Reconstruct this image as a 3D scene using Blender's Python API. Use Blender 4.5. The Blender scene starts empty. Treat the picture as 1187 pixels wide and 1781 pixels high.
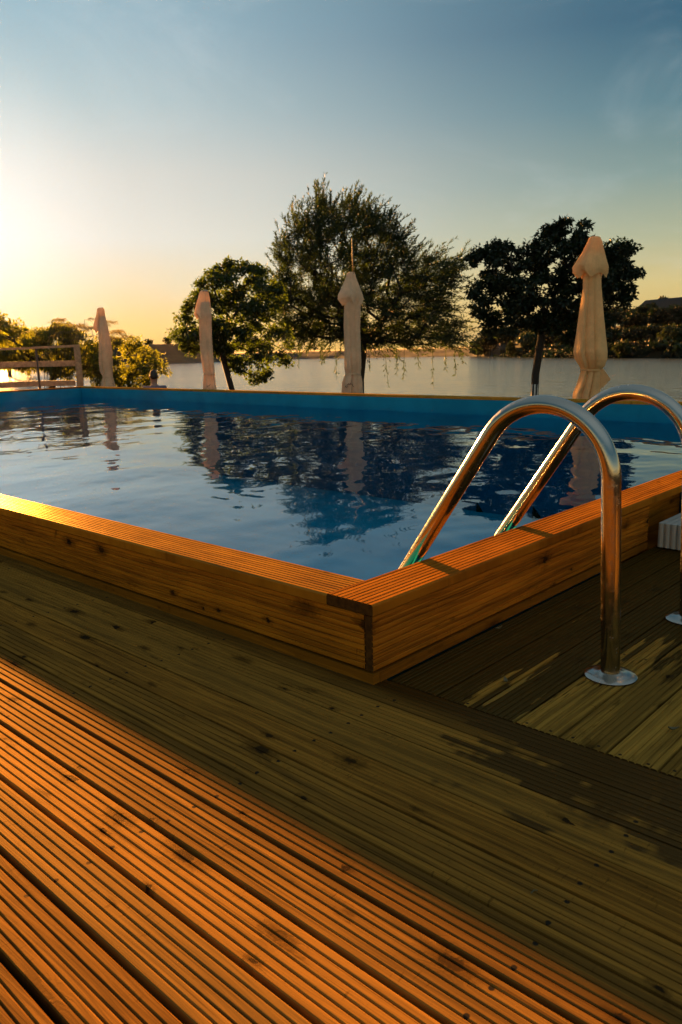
import bpy, bmesh, math, random
import numpy as np
from mathutils import Vector, Matrix
R_ = math.radians
rng = np.random.default_rng(7)
scene = bpy.context.scene
COL = scene.collection

# ------------------------------------------------------------------ camera
FPX, PW, PH = 1367.3, 1187.0, 1781.0
CAM = np.array([1.158, -1.342, 0.80])
ROT = np.array([[0.7344381431, -0.1204117075, 0.6679084029],
                [0.6782214066, 0.1662179055, -0.7158123578],
                [-0.0248261475, 0.9787096753, 0.2037425675]])
cd = bpy.data.cameras.new('camera'); cam = bpy.data.objects.new('camera', cd); COL.objects.link(cam)
cd.sensor_fit = 'HORIZONTAL'; cd.sensor_width = 36.0; cd.lens = 36.0 * FPX / PW
cd.clip_start = 0.05; cd.clip_end = 3000
M4 = Matrix(ROT.tolist()).to_4x4(); M4.translation = Vector(CAM.tolist())
cam.matrix_world = M4
scene.camera = cam
cd.dof.use_dof = True; cd.dof.focus_distance = 2.6; cd.dof.aperture_fstop = 18.0

# ------------------------------------------------------------------ light
SUN_AZ, SUN_EL = 68.0, 8.2            # azimuth from +Y towards -X
sd = np.array([-math.sin(R_(SUN_AZ)) * math.cos(R_(SUN_EL)), math.cos(R_(SUN_AZ)) * math.cos(R_(SUN_EL)), math.sin(R_(SUN_EL))])
ld = bpy.data.lights.new('sun', 'SUN'); ld.energy = 4.0; ld.angle = R_(0.8); ld.color = (1.0, 0.42, 0.09)
sun = bpy.data.objects.new('sun', ld); COL.objects.link(sun)
sun.rotation_euler = Vector((-sd).tolist()).to_track_quat('-Z', 'Y').to_euler()
scene.view_settings.view_transform = 'Standard'; scene.view_settings.look = 'None'
scene.view_settings.gamma = 1.0; scene.view_settings.exposure = 3.4
world = bpy.data.worlds.new('World'); scene.world = world; world.use_nodes = True

class NT:
    """tiny node helper"""
    def __init__(s, nt): s.nt = nt; s.n = nt.nodes; s.l = nt.links
    def new(s, t, **k):
        n = s.n.new(t)
        for a, b in k.items(): setattr(n, a, b)
        return n
    def put(s, sock, v):
        if isinstance(v, bpy.types.NodeSocket): s.l.new(v, sock)
        elif v is not None:
            try: sock.default_value = v
            except Exception: sock.default_value = (*v, 1.0)
    def m(s, op, a, b=None, c=None, clamp=False):
        n = s.new('ShaderNodeMath', operation=op, use_clamp=clamp)
        s.put(n.inputs[0], a); s.put(n.inputs[1], b)
        if c is not None: s.put(n.inputs[2], c)
        return n.outputs[0]
    def mix(s, f, a, b, blend='MIX'):
        n = s.new('ShaderNodeMix', data_type='RGBA', blend_type=blend)
        s.put(n.inputs[0], f); s.put(n.inputs[6], a); s.put(n.inputs[7], b)
        return n.outputs[2]
    def ss(s, v, a, b):
        n = s.new('ShaderNodeMapRange', interpolation_type='SMOOTHSTEP')
        s.put(n.inputs[0], v)
        if a < b: vals = (a, b, 0.0, 1.0)
        else: vals = (b, a, 1.0, 0.0)
        for i in range(4): n.inputs[i + 1].default_value = vals[i]
        return n.outputs[0]
    def xyz(s, x=0.0, y=0.0, z=0.0):
        n = s.new('ShaderNodeCombineXYZ'); s.put(n.inputs[0], x); s.put(n.inputs[1], y); s.put(n.inputs[2], z); return n.outputs[0]
    def sep(s, v):
        n = s.new('ShaderNodeSeparateXYZ'); s.put(n.inputs[0], v); return n.outputs
    def noise(s, v, scale=1.0, detail=2.0, rough=0.5, dist=0.0):
        n = s.new('ShaderNodeTexNoise'); s.put(n.inputs['Vector'], v)
        n.inputs['Scale'].default_value = scale; n.inputs['Detail'].default_value = detail
        n.inputs['Roughness'].default_value = rough; n.inputs['Distortion'].default_value = dist
        return n.outputs[0]
    def ramp(s, f, stops, interp='LINEAR'):
        n = s.new('ShaderNodeValToRGB'); s.put(n.inputs[0], f); cr = n.color_ramp; cr.interpolation = interp
        while len(cr.elements) < len(stops): cr.elements.new(0.5)
        for e, (p, c) in zip(cr.elements, stops): e.position = p; e.color = (*c, 1)
        return n.outputs[0]

w = NT(world.node_tree); w.n.clear()
sky = w.new('ShaderNodeTexSky', sky_type='NISHITA'); sky.sun_disc = False
sky.sun_elevation = R_(SUN_EL); sky.sun_rotation = R_(-SUN_AZ); sky.altitude = 0; sky.air_density = 1.0; sky.dust_density = 1.6; sky.ozone_density = 2.0
bg = w.new('ShaderNodeBackground'); wo = w.new('ShaderNodeOutputWorld')
def lin(*c): return tuple((v / 255. / 12.92) if v < 10.3 else ((v / 255. + .055) / 1.055) ** 2.4 for v in c)
wt = w.new('ShaderNodeTexCoord'); dv = w.new('ShaderNodeVectorMath', operation='NORMALIZE'); w.l.new(wt.outputs['Generated'], dv.inputs[0])
zz = w.sep(dv.outputs[0])[2]; dt = w.new('ShaderNodeVectorMath', operation='DOT_PRODUCT'); w.l.new(dv.outputs[0], dt.inputs[0]); dt.inputs[1].default_value = tuple(sd)
th = w.m('MULTIPLY', w.m('ARCCOSINE', w.m('MINIMUM', dt.outputs['Value'], .99999)), 180 / math.pi)
far_c = w.ramp(zz, [(0, lin(216, 176, 104)), (.030, lin(218, 186, 116)), (.065, lin(216, 196, 132)), (.115, lin(178, 182, 148)), (.18, lin(131, 156, 150)), (.25, lin(88, 128, 140)), (.326, lin(54, 98, 122)), (.42, lin(74, 108, 126)), (.60, lin(120, 145, 158)), (1, lin(138, 156, 165))])  # stops above the view are lifted as added fill for the shade
near_c = w.ramp(zz, [(0, lin(246, 190, 100)), (.035, lin(247, 208, 140)), (.08, lin(242, 224, 188)), (.13, lin(237, 233, 222)), (.20, lin(226, 224, 216)), (.27, lin(194, 210, 212)), (.35, lin(168, 198, 210)), (.60, lin(140, 166, 178)), (1, lin(138, 156, 165))])
wth = w.new('ShaderNodeFloatCurve'); crv = wth.mapping.curves[0]
for q, (a_, b_) in enumerate([(0, 1), (.08, .97), (.17, .80), (.27, .50), (.37, .20), (.47, .04), (.6, 0), (1, 0)]):
    if q < 2: crv.points[0 if q == 0 else 1].location = (a_, b_)
    else: crv.points.new(a_, b_)
wth.mapping.update(); w.l.new(w.m('DIVIDE', th, 100.0), wth.inputs['Value'])
c0 = w.mix(wth.outputs[0], far_c, near_c)
c0 = w.mix(w.ss(th, 70, 125), c0, w.mix(1.0, c0, (1.75, 1.6, 1.5), 'MULTIPLY'))          # unseen sky opposite the sun, brightened as added fill for shaded sides
glow = w.m('POWER', w.m('SUBTRACT', 1.0, w.m('DIVIDE', w.m('MINIMUM', th, 12.0), 12.0)), 1.6)
c0 = w.mix(glow, c0, (1.15, 1.13, 1.06))
cm = w.new('ShaderNodeMapping'); cm.inputs['Scale'].default_value = (1.0, 1.6, 3.2); cm.inputs['Rotation'].default_value = (.3, .5, .2); w.l.new(dv.outputs[0], cm.inputs[0]); cl = w.noise(cm.outputs[0], 2.6, 7, .66, .7)                                  # faint uneven veil
c0 = w.mix(w.m('MULTIPLY', w.ss(cl, .48, .78), .17), c0, (.80, .84, .84))
nis = w.mix(1.0, sky.outputs[0], (.05, .06, .07), 'MULTIPLY')
c0 = w.mix(.03, c0, nis)
w.l.new(c0, bg.inputs[0]); bg.inputs[1].default_value = .095
w.l.new(bg.outputs[0], wo.inputs[0])

# ------------------------------------------------------------------ helpers
class MB:
    def __init__(s): s.v = []; s.f = []; s.mi = []; s.n = 0
    def add(s, verts, faces, mi=0):
        verts = np.asarray(verts, float).reshape(-1, 3)
        s.v.append(verts); s.f += [tuple(int(i) + s.n for i in f) for f in faces]; s.mi += [mi] * len(faces); s.n += len(verts)
    def box(s, a, b, mi=0, bev=0.0):
        x0, y0, z0 = a; x1, y1, z1 = b
        v = [(x0, y0, z0), (x1, y0, z0), (x1, y1, z0), (x0, y1, z0), (x0, y0, z1), (x1, y0, z1), (x1, y1, z1), (x0, y1, z1)]
        s.add(v, [(0, 3, 2, 1), (4, 5, 6, 7), (0, 1, 5, 4), (1, 2, 6, 5), (2, 3, 7, 6), (3, 0, 4, 7)], mi)
    def tube(s, pts, r, n=8, mi=0, cap=True):
        pts = np.asarray(pts, float); k = len(pts); r = np.broadcast_to(np.asarray(r, float), (k,))
        T = np.gradient(pts, axis=0); T /= np.linalg.norm(T, axis=1)[:, None] + 1e-12
        ref = np.array([0, 0, 1.0]) if abs(T[0][2]) < .9 else np.array([1.0, 0, 0])
        u = np.cross(T[0], ref); u /= np.linalg.norm(u); vs = []
        a = np.arange(n) * 2 * math.pi / n
        for i in range(k):
            u = u - T[i] * (u @ T[i]); u /= np.linalg.norm(u); b = np.cross(T[i], u)
            vs.append(pts[i] + r[i] * (np.cos(a)[:, None] * u + np.sin(a)[:, None] * b))
        f = [(i * n + j, i * n + (j + 1) % n, (i + 1) * n + (j + 1) % n, (i + 1) * n + j) for i in range(k - 1) for j in range(n)]
        if cap: f += [tuple(range(n))[::-1], tuple((k - 1) * n + j for j in range(n))]
        s.add(np.concatenate(vs), f, mi)
    def lathe(s, prof, c=(0, 0, 0), n=32, mi=0):
        a = np.arange(n) * 2 * math.pi / n; vs = []
        for r, z in prof: vs.append(np.stack([c[0] + r * np.cos(a), c[1] + r * np.sin(a), np.full(n, c[2] + z)], 1))
        k = len(prof)
        f = [(i * n + j, i * n + (j + 1) % n, (i + 1) * n + (j + 1) % n, (i + 1) * n + j) for i in range(k - 1) for j in range(n)]
        f += [tuple(range(n))[::-1], tuple((k - 1) * n + j for j in range(n))]
        s.add(np.concatenate(vs), f, mi)
    def build(s, name, mats, parent=None, smooth=False, auto=None):
        me = bpy.data.meshes.new(name); me.from_pydata(np.concatenate(s.v).tolist() if s.v else [], [], s.f)
        if not isinstance(mats, (list, tuple)): mats = [mats]
        for m in mats: me.materials.append(m)
        if len(mats) > 1: me.polygons.foreach_set('material_index', s.mi)
        if smooth: me.polygons.foreach_set('use_smooth', [True] * len(me.polygons))
        me.update()
        if auto is not None:
            me.set_sharp_from_angle(angle=R_(auto))
        o = bpy.data.objects.new(name, me); COL.objects.link(o)
        if parent is not None:
            o.parent = parent; o.matrix_parent_inverse = Matrix.Identity(4)
            # vertices are given in world space: shift into the parent's frame
            L = np.array(parent.location)
            if L.any():
                co = np.empty(len(me.vertices) * 3); me.vertices.foreach_get('co', co)
                co = (co.reshape(-1, 3) - L).ravel(); me.vertices.foreach_set('co', co); me.update()
        return o
def fast_mesh(name, verts, faces, mat, parent=None, smooth=False):
    """verts (n,3), faces (m,k) all the same k"""
    verts = np.asarray(verts, np.float32); faces = np.asarray(faces, np.int32)
    if parent is not None: verts = verts - np.array(parent.location, np.float32)
    me = bpy.data.meshes.new(name); k = faces.shape[1]
    me.vertices.add(len(verts)); me.vertices.foreach_set('co', verts.ravel())
    me.loops.add(faces.size); me.loops.foreach_set('vertex_index', faces.ravel())
    me.polygons.add(len(faces)); me.polygons.foreach_set('loop_start', np.arange(0, faces.size, k, dtype=np.int32))
    me.polygons.foreach_set('loop_total', np.full(len(faces), k, np.int32))
    me.materials.append(mat)
    if smooth: me.polygons.foreach_set('use_smooth', np.ones(len(faces), bool))
    me.update(calc_edges=True); me.validate()
    o = bpy.data.objects.new(name, me); COL.objects.link(o)
    if parent is not None: o.parent = parent
    return o
def tag(o, label=None, cat=None, group=None, kind=None):
    if label: o['label'] = label
    if cat: o['category'] = cat
    if group: o['group'] = group
    if kind: o['kind'] = kind
    return o
def empty(name, loc, label, cat, group=None):
    o = bpy.data.objects.new(name, None); COL.objects.link(o); o.location = loc; o.empty_display_size = .1
    return tag(o, label, cat, group)
def ray(px, py):
    return ROT @ np.array([px - PW / 2, -(py - PH / 2), -FPX])
def at_L(px, py, L):
    """point seen at that pixel at horizontal distance L"""
    d = ray(px, py); return CAM + d * (L / math.hypot(d[0], d[1]))
def at_y(px, py, y):
    d = ray(px, py); return CAM + d * ((y - CAM[1]) / d[1])
def at_z(px, py, z):
    d = ray(px, py); return CAM + d * ((z - CAM[2]) / d[2])
def dirs(px):
    d = ray(px, 600); f = np.array([d[0], d[1], 0]); f /= np.linalg.norm(f)
    return f, np.array([f[1], -f[0], 0.0])           # away, right
def polar(az, r, z=0.0):
    a = R_(az); return np.array([CAM[0] - r * math.sin(a), CAM[1] + r * math.cos(a), z])

# ------------------------------------------------------------------ materials
def mat(name):
    m = bpy.data.materials.new(name); m.use_nodes = True; t = NT(m.node_tree)
    p = t.n['Principled BSDF']; return m, t, p
def simple(name, col, rough=.6, spec=.5, metal=0.0, noise=0.0, scale=8.0):
    m, t, p = mat(name); p.inputs['Roughness'].default_value = rough; p.inputs['Metallic'].default_value = metal
    p.inputs['Specular IOR Level'].default_value = spec
    if noise:
        tc = t.new('ShaderNodeTexCoord'); n = t.noise(tc.outputs['Object'], scale, 5, .6)
        f = t.ss(n, .3, .7); c = t.mix(f, tuple(x * (1 - noise) for x in col), tuple(min(1, x * (1 + noise)) for x in col)); t.l.new(c, p.inputs['Base Color'])
    else: p.inputs['Base Color'].default_value = (*col, 1)
    return m

def wood(name, au, av, pitch, v0, base, dark, rough=.5, spec=.35, wet=None, nails=None, knots=1.0, aw=None):
    """boards run along axis au (0,1,2), are counted across axis av"""
    m, t, p = mat(name); t.n.remove(p); tc = t.new('ShaderNodeTexCoord'); s = t.sep(tc.outputs['Object'])
    u, v = s[au], s[av]; gf = spec
    vv = t.m('DIVIDE', t.m('SUBTRACT', v, v0), pitch); bid = t.m('FLOOR', vv)
    wn = t.new('ShaderNodeTexWhiteNoise', noise_dimensions='1D'); t.l.new(t.m('MULTIPLY', bid, 1.371), wn.inputs['W'])
    rnd = wn.outputs['Value']; rc = t.sep(wn.outputs['Color'])
    uo = t.m('ADD', u, t.m('MULTIPLY', rnd, 37.0))
    # slow wobble of the grain
    wob = t.m('MULTIPLY', t.m('SUBTRACT', t.noise(t.xyz(uo, v, bid), 3.0, 1), .5), .03)
    # knots
    ku = t.m('DIVIDE', uo, .21); kv = t.m('ADD', vv, 0.0)
    vo = t.new('ShaderNodeTexVoronoi', feature='F1'); vo.inputs['Scale'].default_value = 1.0; vo.inputs['Randomness'].default_value = .9
    t.l.new(t.xyz(ku, kv, bid), vo.inputs['Vector'])
    dv = t.new('ShaderNodeVectorMath', operation='SUBTRACT'); t.l.new(t.xyz(ku, kv, bid), dv.inputs[0]); t.l.new(vo.outputs['Position'], dv.inputs[1])
    q = t.sep(dv.outputs[0]); kc = t.sep(vo.outputs['Color'])
    ex = t.m('MULTIPLY', q[0], .21); ey = t.m('MULTIPLY', q[1], pitch)
    jit = t.m('MULTIPLY', t.m('SUBTRACT', t.noise(t.xyz(u, v, 3.0), 65.0, 4), .5), .016)
    dist = t.m('ADD', t.m('SQRT', t.m('ADD', t.m('POWER', t.m('MULTIPLY', ex, .62), 2.0), t.m('POWER', ey, 2.0))), jit)
    rad = t.m('ADD', .0040, t.m('MULTIPLY', t.m('POWER', kc[1], 1.6), .0095))
    on = t.m('GREATER_THAN', kc[0], 1 - .34 * knots)
    rel = t.m('DIVIDE', dist, rad)
    kn = t.m('MULTIPLY', t.ss(rel, 1.15, .7), on)
    d2 = t.m('ADD', t.m('SQRT', t.m('ADD', t.m('POWER', t.m('MULTIPLY', ex, .22), 2.0), t.m('POWER', ey, 2.0))), jit)
    halo = t.m('MULTIPLY', t.m('ADD', t.m('MULTIPLY', t.ss(rel, 3.4, .8), .5), t.m('MULTIPLY', t.ss(t.m('DIVIDE', d2, rad), 1.7, .5), .6)), on)
    # grain flows round the knots
    vg = t.m('ADD', t.m('ADD', v, wob), t.m('MULTIPLY', halo, t.m('MULTIPLY', ey, 1.2)))
    g1 = t.noise(t.xyz(t.m('MULTIPLY', uo, 1.6), t.m('MULTIPLY', vg, 62.0), bid), 1.0, 4, .65)
    g2 = t.noise(t.xyz(t.m('MULTIPLY', uo, 9.0), t.m('MULTIPLY', vg, 420.0), bid), 1.0, 3, .6)
    g3 = t.noise(t.xyz(t.m('MULTIPLY', uo, 2.2), t.m('MULTIPLY', vv, 1.6), 5.0), 1.0, 3, .6)
    tone = t.m('ADD', t.m('ADD', t.m('MULTIPLY', t.ss(g1, .32, .68), .50), t.m('MULTIPLY', t.ss(g2, .3, .7), .26)), t.m('MULTIPLY', t.ss(g3, .35, .65), .24))
    rw = t.new('ShaderNodeTexWhiteNoise', noise_dimensions='1D'); t.l.new(t.m('FLOOR', t.m('MULTIPLY', vv, 6.0)), rw.inputs['W'])
    tone = t.m('ADD', tone, t.m('MULTIPLY', t.m('SUBTRACT', rw.outputs['Value'], .5), .22))
    tone = t.m('ADD', tone, t.m('MULTIPLY', t.m('SUBTRACT', rnd, .5), .75), clamp=True)
    tone = t.m('ADD', t.m('MULTIPLY', t.m('SUBTRACT', tone, .5), 1.45), .5, clamp=True)
    c = t.mix(tone, dark, base)
    c = t.mix(t.m('MULTIPLY', rc[1], .45), c, (base[0] * .80, base[1] * 1.05, base[2] * 1.6))
    c = t.mix(t.m('MULTIPLY', halo, .60), c, tuple(x * .35 for x in dark))
    c = t.mix(t.m('MULTIPLY', t.m('MULTIPLY', kn, t.ss(kc[2], -.2, .6)), .93), c, (.008, .005, .003))
    # short cross-grain nicks, and dirt lodged in lines along the grain
    nk = t.noise(t.xyz(t.m('MULTIPLY', uo, 190.0), t.m('MULTIPLY', v, 34.0), bid), 1.0, 2, .5); nm = t.noise(t.xyz(t.m('MULTIPLY', uo, 7.0), t.m('MULTIPLY', v, 14.0), 9.0), 1.0, 2, .5)
    c = t.mix(t.m('MULTIPLY', t.m('MULTIPLY', t.ss(nk, .60, .70), t.ss(nm, .50, .66)), .55), c, tuple(x * .3 for x in dark))
    dl = t.noise(t.xyz(t.m('MULTIPLY', uo, 1.7), t.m('MULTIPLY', v, 230.0), bid), 1.0, 3, .6)
    c = t.mix(t.m('MULTIPLY', t.ss(dl, .58, .68), .62), c, tuple(x * .4 for x in dark))
    # grey-black mould smudges
    sm = t.noise(t.xyz(t.m('MULTIPLY', uo, 5.0), t.m('MULTIPLY', v, 22.0), bid), 1.0, 5, .7)
    smf = t.m('MULTIPLY', t.ss(sm, .59, .72), .72)
    c = t.mix(smf, c, tuple(x * .25 for x in dark))
    ro = t.m('ADD', rough, t.m('MULTIPLY', t.m('SUBTRACT', g2, .5), .25))
    if nails:
        nu, n_r = nails        # screws every nu along, two per board
        au_ = t.m('SUBTRACT', t.m('FRACT', t.m('ADD', t.m('DIVIDE', u, nu), .37)), .5)
        av_ = t.m('SUBTRACT', t.m('ABSOLUTE', t.m('SUBTRACT', t.m('FRACT', vv), .5)), .27)
        nd = t.m('SQRT', t.m('ADD', t.m('POWER', t.m('MULTIPLY', t.m('ADD', au_, t.m('MULTIPLY', t.m('SUBTRACT', rnd, .5), .03)), nu), 2.0), t.m('POWER', t.m('MULTIPLY', av_, pitch), 2.0)))
        nf = t.ss(nd, n_r, n_r * .7)
        c = t.mix(nf, c, (.012, .010, .008))
    if wet:
        wf = wet(t, u, v, s)
        c = t.mix(t.m('MULTIPLY', wf, .93), c, tuple(x * (.13 if aw is None else aw) for x in base))
        ro = t.m('SUBTRACT', ro, t.m('MULTIPLY', wf, .30)); gf = t.m('ADD', spec, t.m('MULTIPLY', wf, .018))
    b = t.new('ShaderNodeBump'); b.inputs['Strength'].default_value = .75; b.inputs['Distance'].default_value = .0016
    h = t.m('ADD', t.m('MULTIPLY', g2, .35), t.m('MULTIPLY', g1, .8)); h = t.m('SUBTRACT', h, t.m('MULTIPLY', kn, .25))
    t.l.new(h, b.inputs['Height'])
    df = t.new('ShaderNodeBsdfDiffuse'); t.l.new(c, df.inputs[0]); t.l.new(b.outputs[0], df.inputs['Normal'])
    gs = t.new('ShaderNodeBsdfGlossy'); gs.inputs[0].default_value = (1, .72, .36, 1); t.l.new(ro, gs.inputs['Roughness']); t.l.new(b.outputs[0], gs.inputs['Normal'])
    mx = t.new('ShaderNodeMixShader'); t.put(mx.inputs[0], gf); t.l.new(df.outputs[0], mx.inputs[1]); t.l.new(gs.outputs[0], mx.inputs[2])
    t.l.new(mx.outputs[0], t.n['Material Output'].inputs[0])
    return m

def ridge(t, u, v, pitch, v0, amp):
    """every ridge soaks up water a little further or less far"""
    r = t.m('FLOOR', t.m('DIVIDE', t.m('SUBTRACT', v, v0), pitch)); wn = t.new('ShaderNodeTexWhiteNoise', noise_dimensions='1D'); t.l.new(t.m('MULTIPLY', r, 3.17), wn.inputs['W'])
    return t.m('MULTIPLY', t.m('SUBTRACT', wn.outputs['Value'], .5), amp), t.m('MULTIPLY', r, pitch)
def wet_a(t, u, v, s):
    k, vq = ridge(t, u, v, .01733, .05, .16)
    n = t.noise(t.xyz(t.m('MULTIPLY', t.m('ADD', u, k), 3.4), t.m('MULTIPLY', vq, 17.0), 0.0), 1.0, 4, .62)
    reg = t.m('MULTIPLY', t.ss(v, -.34, -.12), t.ss(u, .05, .55))
    edge = t.m('MULTIPLY', t.ss(v, -.045, .02), t.ss(t.m('ADD', u, k), -.9, .1))
    f = t.m('ADD', t.m('MULTIPLY', n, .85), t.m('MULTIPLY', reg, .26)); f = t.m('ADD', f, t.m('MULTIPLY', k, .45)); f = t.m('MULTIPLY', t.ss(f, .60, .66), t.ss(v, -.42, -.24))
    return t.m('MAXIMUM', f, edge)
def wet_b(t, u, v, s):      # u = y, v = x
    k, vq = ridge(t, u, v, .01479, .042, .34)
    uu = t.m('ADD', u, k)
    n = t.noise(t.xyz(t.m('MULTIPLY', uu, 3.0), t.m('MULTIPLY', v, 30.0), 0.0), 1.0, 4, .65)
    d1 = t.m('MULTIPLY', t.ss(v, .29, .40), t.ss(uu, .80, .42))
    blob = t.m('SQRT', t.m('ADD', t.m('POWER', t.m('DIVIDE', t.m('SUBTRACT', v, .235), .032), 2.0), t.m('POWER', t.m('DIVIDE', t.m('SUBTRACT', uu, .20), .15), 2.0)))
    d2 = t.ss(blob, 1.5, .4)
    d3 = t.m('MULTIPLY', t.ss(v, .30, .60), t.ss(u, 1.8, 1.0))
    dry = t.m('MAXIMUM', t.m('MAXIMUM', d1, d2), t.m('MULTIPLY', d3, .5))
    f = t.m('ADD', t.m('ADD', n, t.m('MULTIPLY', k, .35)), t.m('MULTIPLY', dry, .38))
    return t.m('SUBTRACT', 1.0, t.ss(f, .67, .74))

WB, WD = (.285, .122, .016), (.078, .031, .005)
M_deckA = wood('deck_wood', 0, 1, .104, .05, WB, WD, rough=.55, spec=.010, wet=wet_a, nails=(.62, .0050))
M_deckB = wood('deck_wood_wet', 1, 0, .1035, .042, (.33, .17, .026), (.11, .052, .008), rough=.55, spec=.010, wet=wet_b, nails=(.50, .0042), aw=.09)
M_capA = wood('coping_wood', 0, 1, .5, -.2, (.35, .145, .008), (.13, .044, .003), rough=.36, spec=.045, knots=.9)
M_capB = wood('coping_wood_side', 1, 0, .5, -.3, (.31, .105, .007), (.11, .032, .003), rough=.42, spec=.02, knots=.9)
M_skirtA = wood('skirt_wood', 0, 2, .15, .0275, (.42, .152, .009), (.12, .036, .003), rough=.5, spec=.012, knots=1.6)
M_skirtB = wood('skirt_wood_side', 1, 2, .15, .0275, (.40, .128, .009), (.11, .030, .003), rough=.5, spec=.012, knots=1.6)
M_end = simple('end_grain', (.060, .026, .004), .8, spec=.1, noise=.4, scale=60)
M_fence = simple('fence_wood', (.30, .19, .10), .7, noise=.3, scale=14)
M_steel, t, p = mat('brushed_steel'); p.inputs['Metallic'].default_value = 1; p.inputs['Base Color'].default_value = (.36, .34, .30, 1)
tc = t.new('ShaderNodeTexCoord'); n = t.noise(tc.outputs['Object'], 60, 4, .7); t.l.new(t.m('ADD', .13, t.m('MULTIPLY', t.ss(n, .4, .75), .16)), p.inputs['Roughness'])
n2 = t.noise(tc.outputs['Object'], 500, 3, .6); b = t.new('ShaderNodeBump'); b.inputs['Strength'].default_value = .06; b.inputs['Distance'].default_value = .0006
t.l.new(n2, b.inputs['Height']); t.l.new(b.outputs[0], p.inputs['Normal'])
M_plastic = simple('white_plastic', (.30, .28, .24), .6, noise=.08)
M_dark = simple('dark_metal_gap_shade', (.04, .035, .03), .5)  # also the painted shade under the deck and behind the skirt gaps

def leafmat(name, c1, c2, tr, trw=.5):
    m, t, p = mat(name); t.n.remove(p); out = t.n['Material Output']
    g = t.new('ShaderNodeNewGeometry'); r = g.outputs['Random Per Island']
    tc = t.new('ShaderNodeTexCoord'); n = t.ss(t.noise(tc.outputs['Object'], 1.3, 3, .6), .35, .65)
    c = t.mix(t.m('ADD', t.m('MULTIPLY', r, .6), t.m('MULTIPLY', n, .4)), c1, c2)
    d = t.new('ShaderNodeBsdfDiffuse'); t.l.new(c, d.inputs[0])
    tt = t.new('ShaderNodeBsdfTranslucent'); tcx = t.mix(r, tuple(x * .6 for x in tr), tr); t.l.new(tcx, tt.inputs[0])
    gl = t.new('ShaderNodeBsdfGlossy'); gl.inputs['Roughness'].default_value = .45; gl.inputs[0].default_value = (.6, .6, .6, 1)
    mx = t.new('ShaderNodeMixShader'); mx.inputs[0].default_value = trw; t.l.new(d.outputs[0], mx.inputs[1]); t.l.new(tt.outputs[0], mx.inputs[2])
    m2 = t.new('ShaderNodeMixShader'); m2.inputs[0].default_value = .04; t.l.new(mx.outputs[0], m2.inputs[1]); t.l.new(gl.outputs[0], m2.inputs[2])
    t.l.new(m2.outputs[0], out.inputs[0]); return m
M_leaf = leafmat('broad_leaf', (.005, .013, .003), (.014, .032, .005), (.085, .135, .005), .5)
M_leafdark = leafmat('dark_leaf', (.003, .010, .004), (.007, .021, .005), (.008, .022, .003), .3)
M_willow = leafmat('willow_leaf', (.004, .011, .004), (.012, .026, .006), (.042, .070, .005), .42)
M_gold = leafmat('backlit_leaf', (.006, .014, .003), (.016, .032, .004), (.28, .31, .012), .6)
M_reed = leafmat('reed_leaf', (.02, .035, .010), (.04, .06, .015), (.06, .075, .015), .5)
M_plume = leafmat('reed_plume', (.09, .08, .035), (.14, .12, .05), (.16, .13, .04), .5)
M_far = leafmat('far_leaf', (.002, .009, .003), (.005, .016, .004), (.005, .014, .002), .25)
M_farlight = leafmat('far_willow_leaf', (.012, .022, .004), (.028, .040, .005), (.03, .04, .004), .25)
M_bark = simple('bark', (.020, .015, .011), .9, noise=.4, scale=20)
M_lime = simple('lime_paint', (.55, .50, .42), .9, noise=.15, scale=20)

def canvas(name, col, trw=.27):
    m, t, p = mat(name); t.n.remove(p); out = t.n['Material Output']
    tc = t.new('ShaderNodeTexCoord'); n = t.ss(t.noise(tc.outputs['Object'], 5, 5, .65), .35, .7)
    c = t.mix(n, tuple(x * .82 for x in col), col)
    d = t.new('ShaderNodeBsdfDiffuse'); t.l.new(c, d.inputs[0]); tt = t.new('ShaderNodeBsdfTranslucent'); t.l.new(c, tt.inputs[0])
    wv = t.noise(tc.outputs['Object'], 26, 3, .6); b = t.new('ShaderNodeBump'); b.inputs['Strength'].default_value = .5; b.inputs['Distance'].default_value = .012
    t.l.new(wv, b.inputs['Height']); t.l.new(b.outputs[0], d.inputs['Normal']); t.l.new(b.outputs[0], tt.inputs['Normal'])
    mx = t.new('ShaderNodeMixShader'); mx.inputs[0].default_value = trw; t.l.new(d.outputs[0], mx.inputs[1]); t.l.new(tt.outputs[0], mx.inputs[2])
    t.l.new(mx.outputs[0], out.inputs[0]); return m
M_canvas = canvas('cream_canvas', (.80, .60, .40)); M_canvas_sunlit = canvas('sunlit_canvas', (.86, .55, .25), .20)  # second cloth has the low sun's orange put into its colour
M_canvas_cap = simple('grey_cap', (.25, .24, .26), .8)
M_print = simple('printed_ink', (.10, .03, .02), .8)

# water ---------------------------------------------------------------
M_pool, t, p = mat('pool_water_surface'); t.n.remove(p); out = t.n['Material Output']
fr = t.new('ShaderNodeFresnel'); fr.inputs[0].default_value = 1.30
tr = t.new('ShaderNodeBsdfTransparent'); tr.inputs[0].default_value = (.55, .96, 1, 1)
gl = t.new('ShaderNodeBsdfGlossy'); gl.inputs['Roughness'].default_value = .015; gl.inputs[0].default_value = (.80, .93, 1, 1)
mx = t.new('ShaderNodeMixShader'); t.l.new(fr.outputs[0], mx.inputs[0]); t.l.new(tr.outputs[0], mx.inputs[1]); t.l.new(gl.outputs[0], mx.inputs[2]); t.l.new(mx.outputs[0], out.inputs[0])
M_liner, t, p = mat('blue_liner'); p.inputs['Roughness'].default_value = .45
tc = t.new('ShaderNodeTexCoord'); n = t.noise(tc.outputs['Object'], 2.5, 4, .6)
vo = t.new('ShaderNodeTexVoronoi', feature='SMOOTH_F1'); vo.inputs['Scale'].default_value = 5; t.l.new(tc.outputs['Object'], vo.inputs['Vector'])
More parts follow.
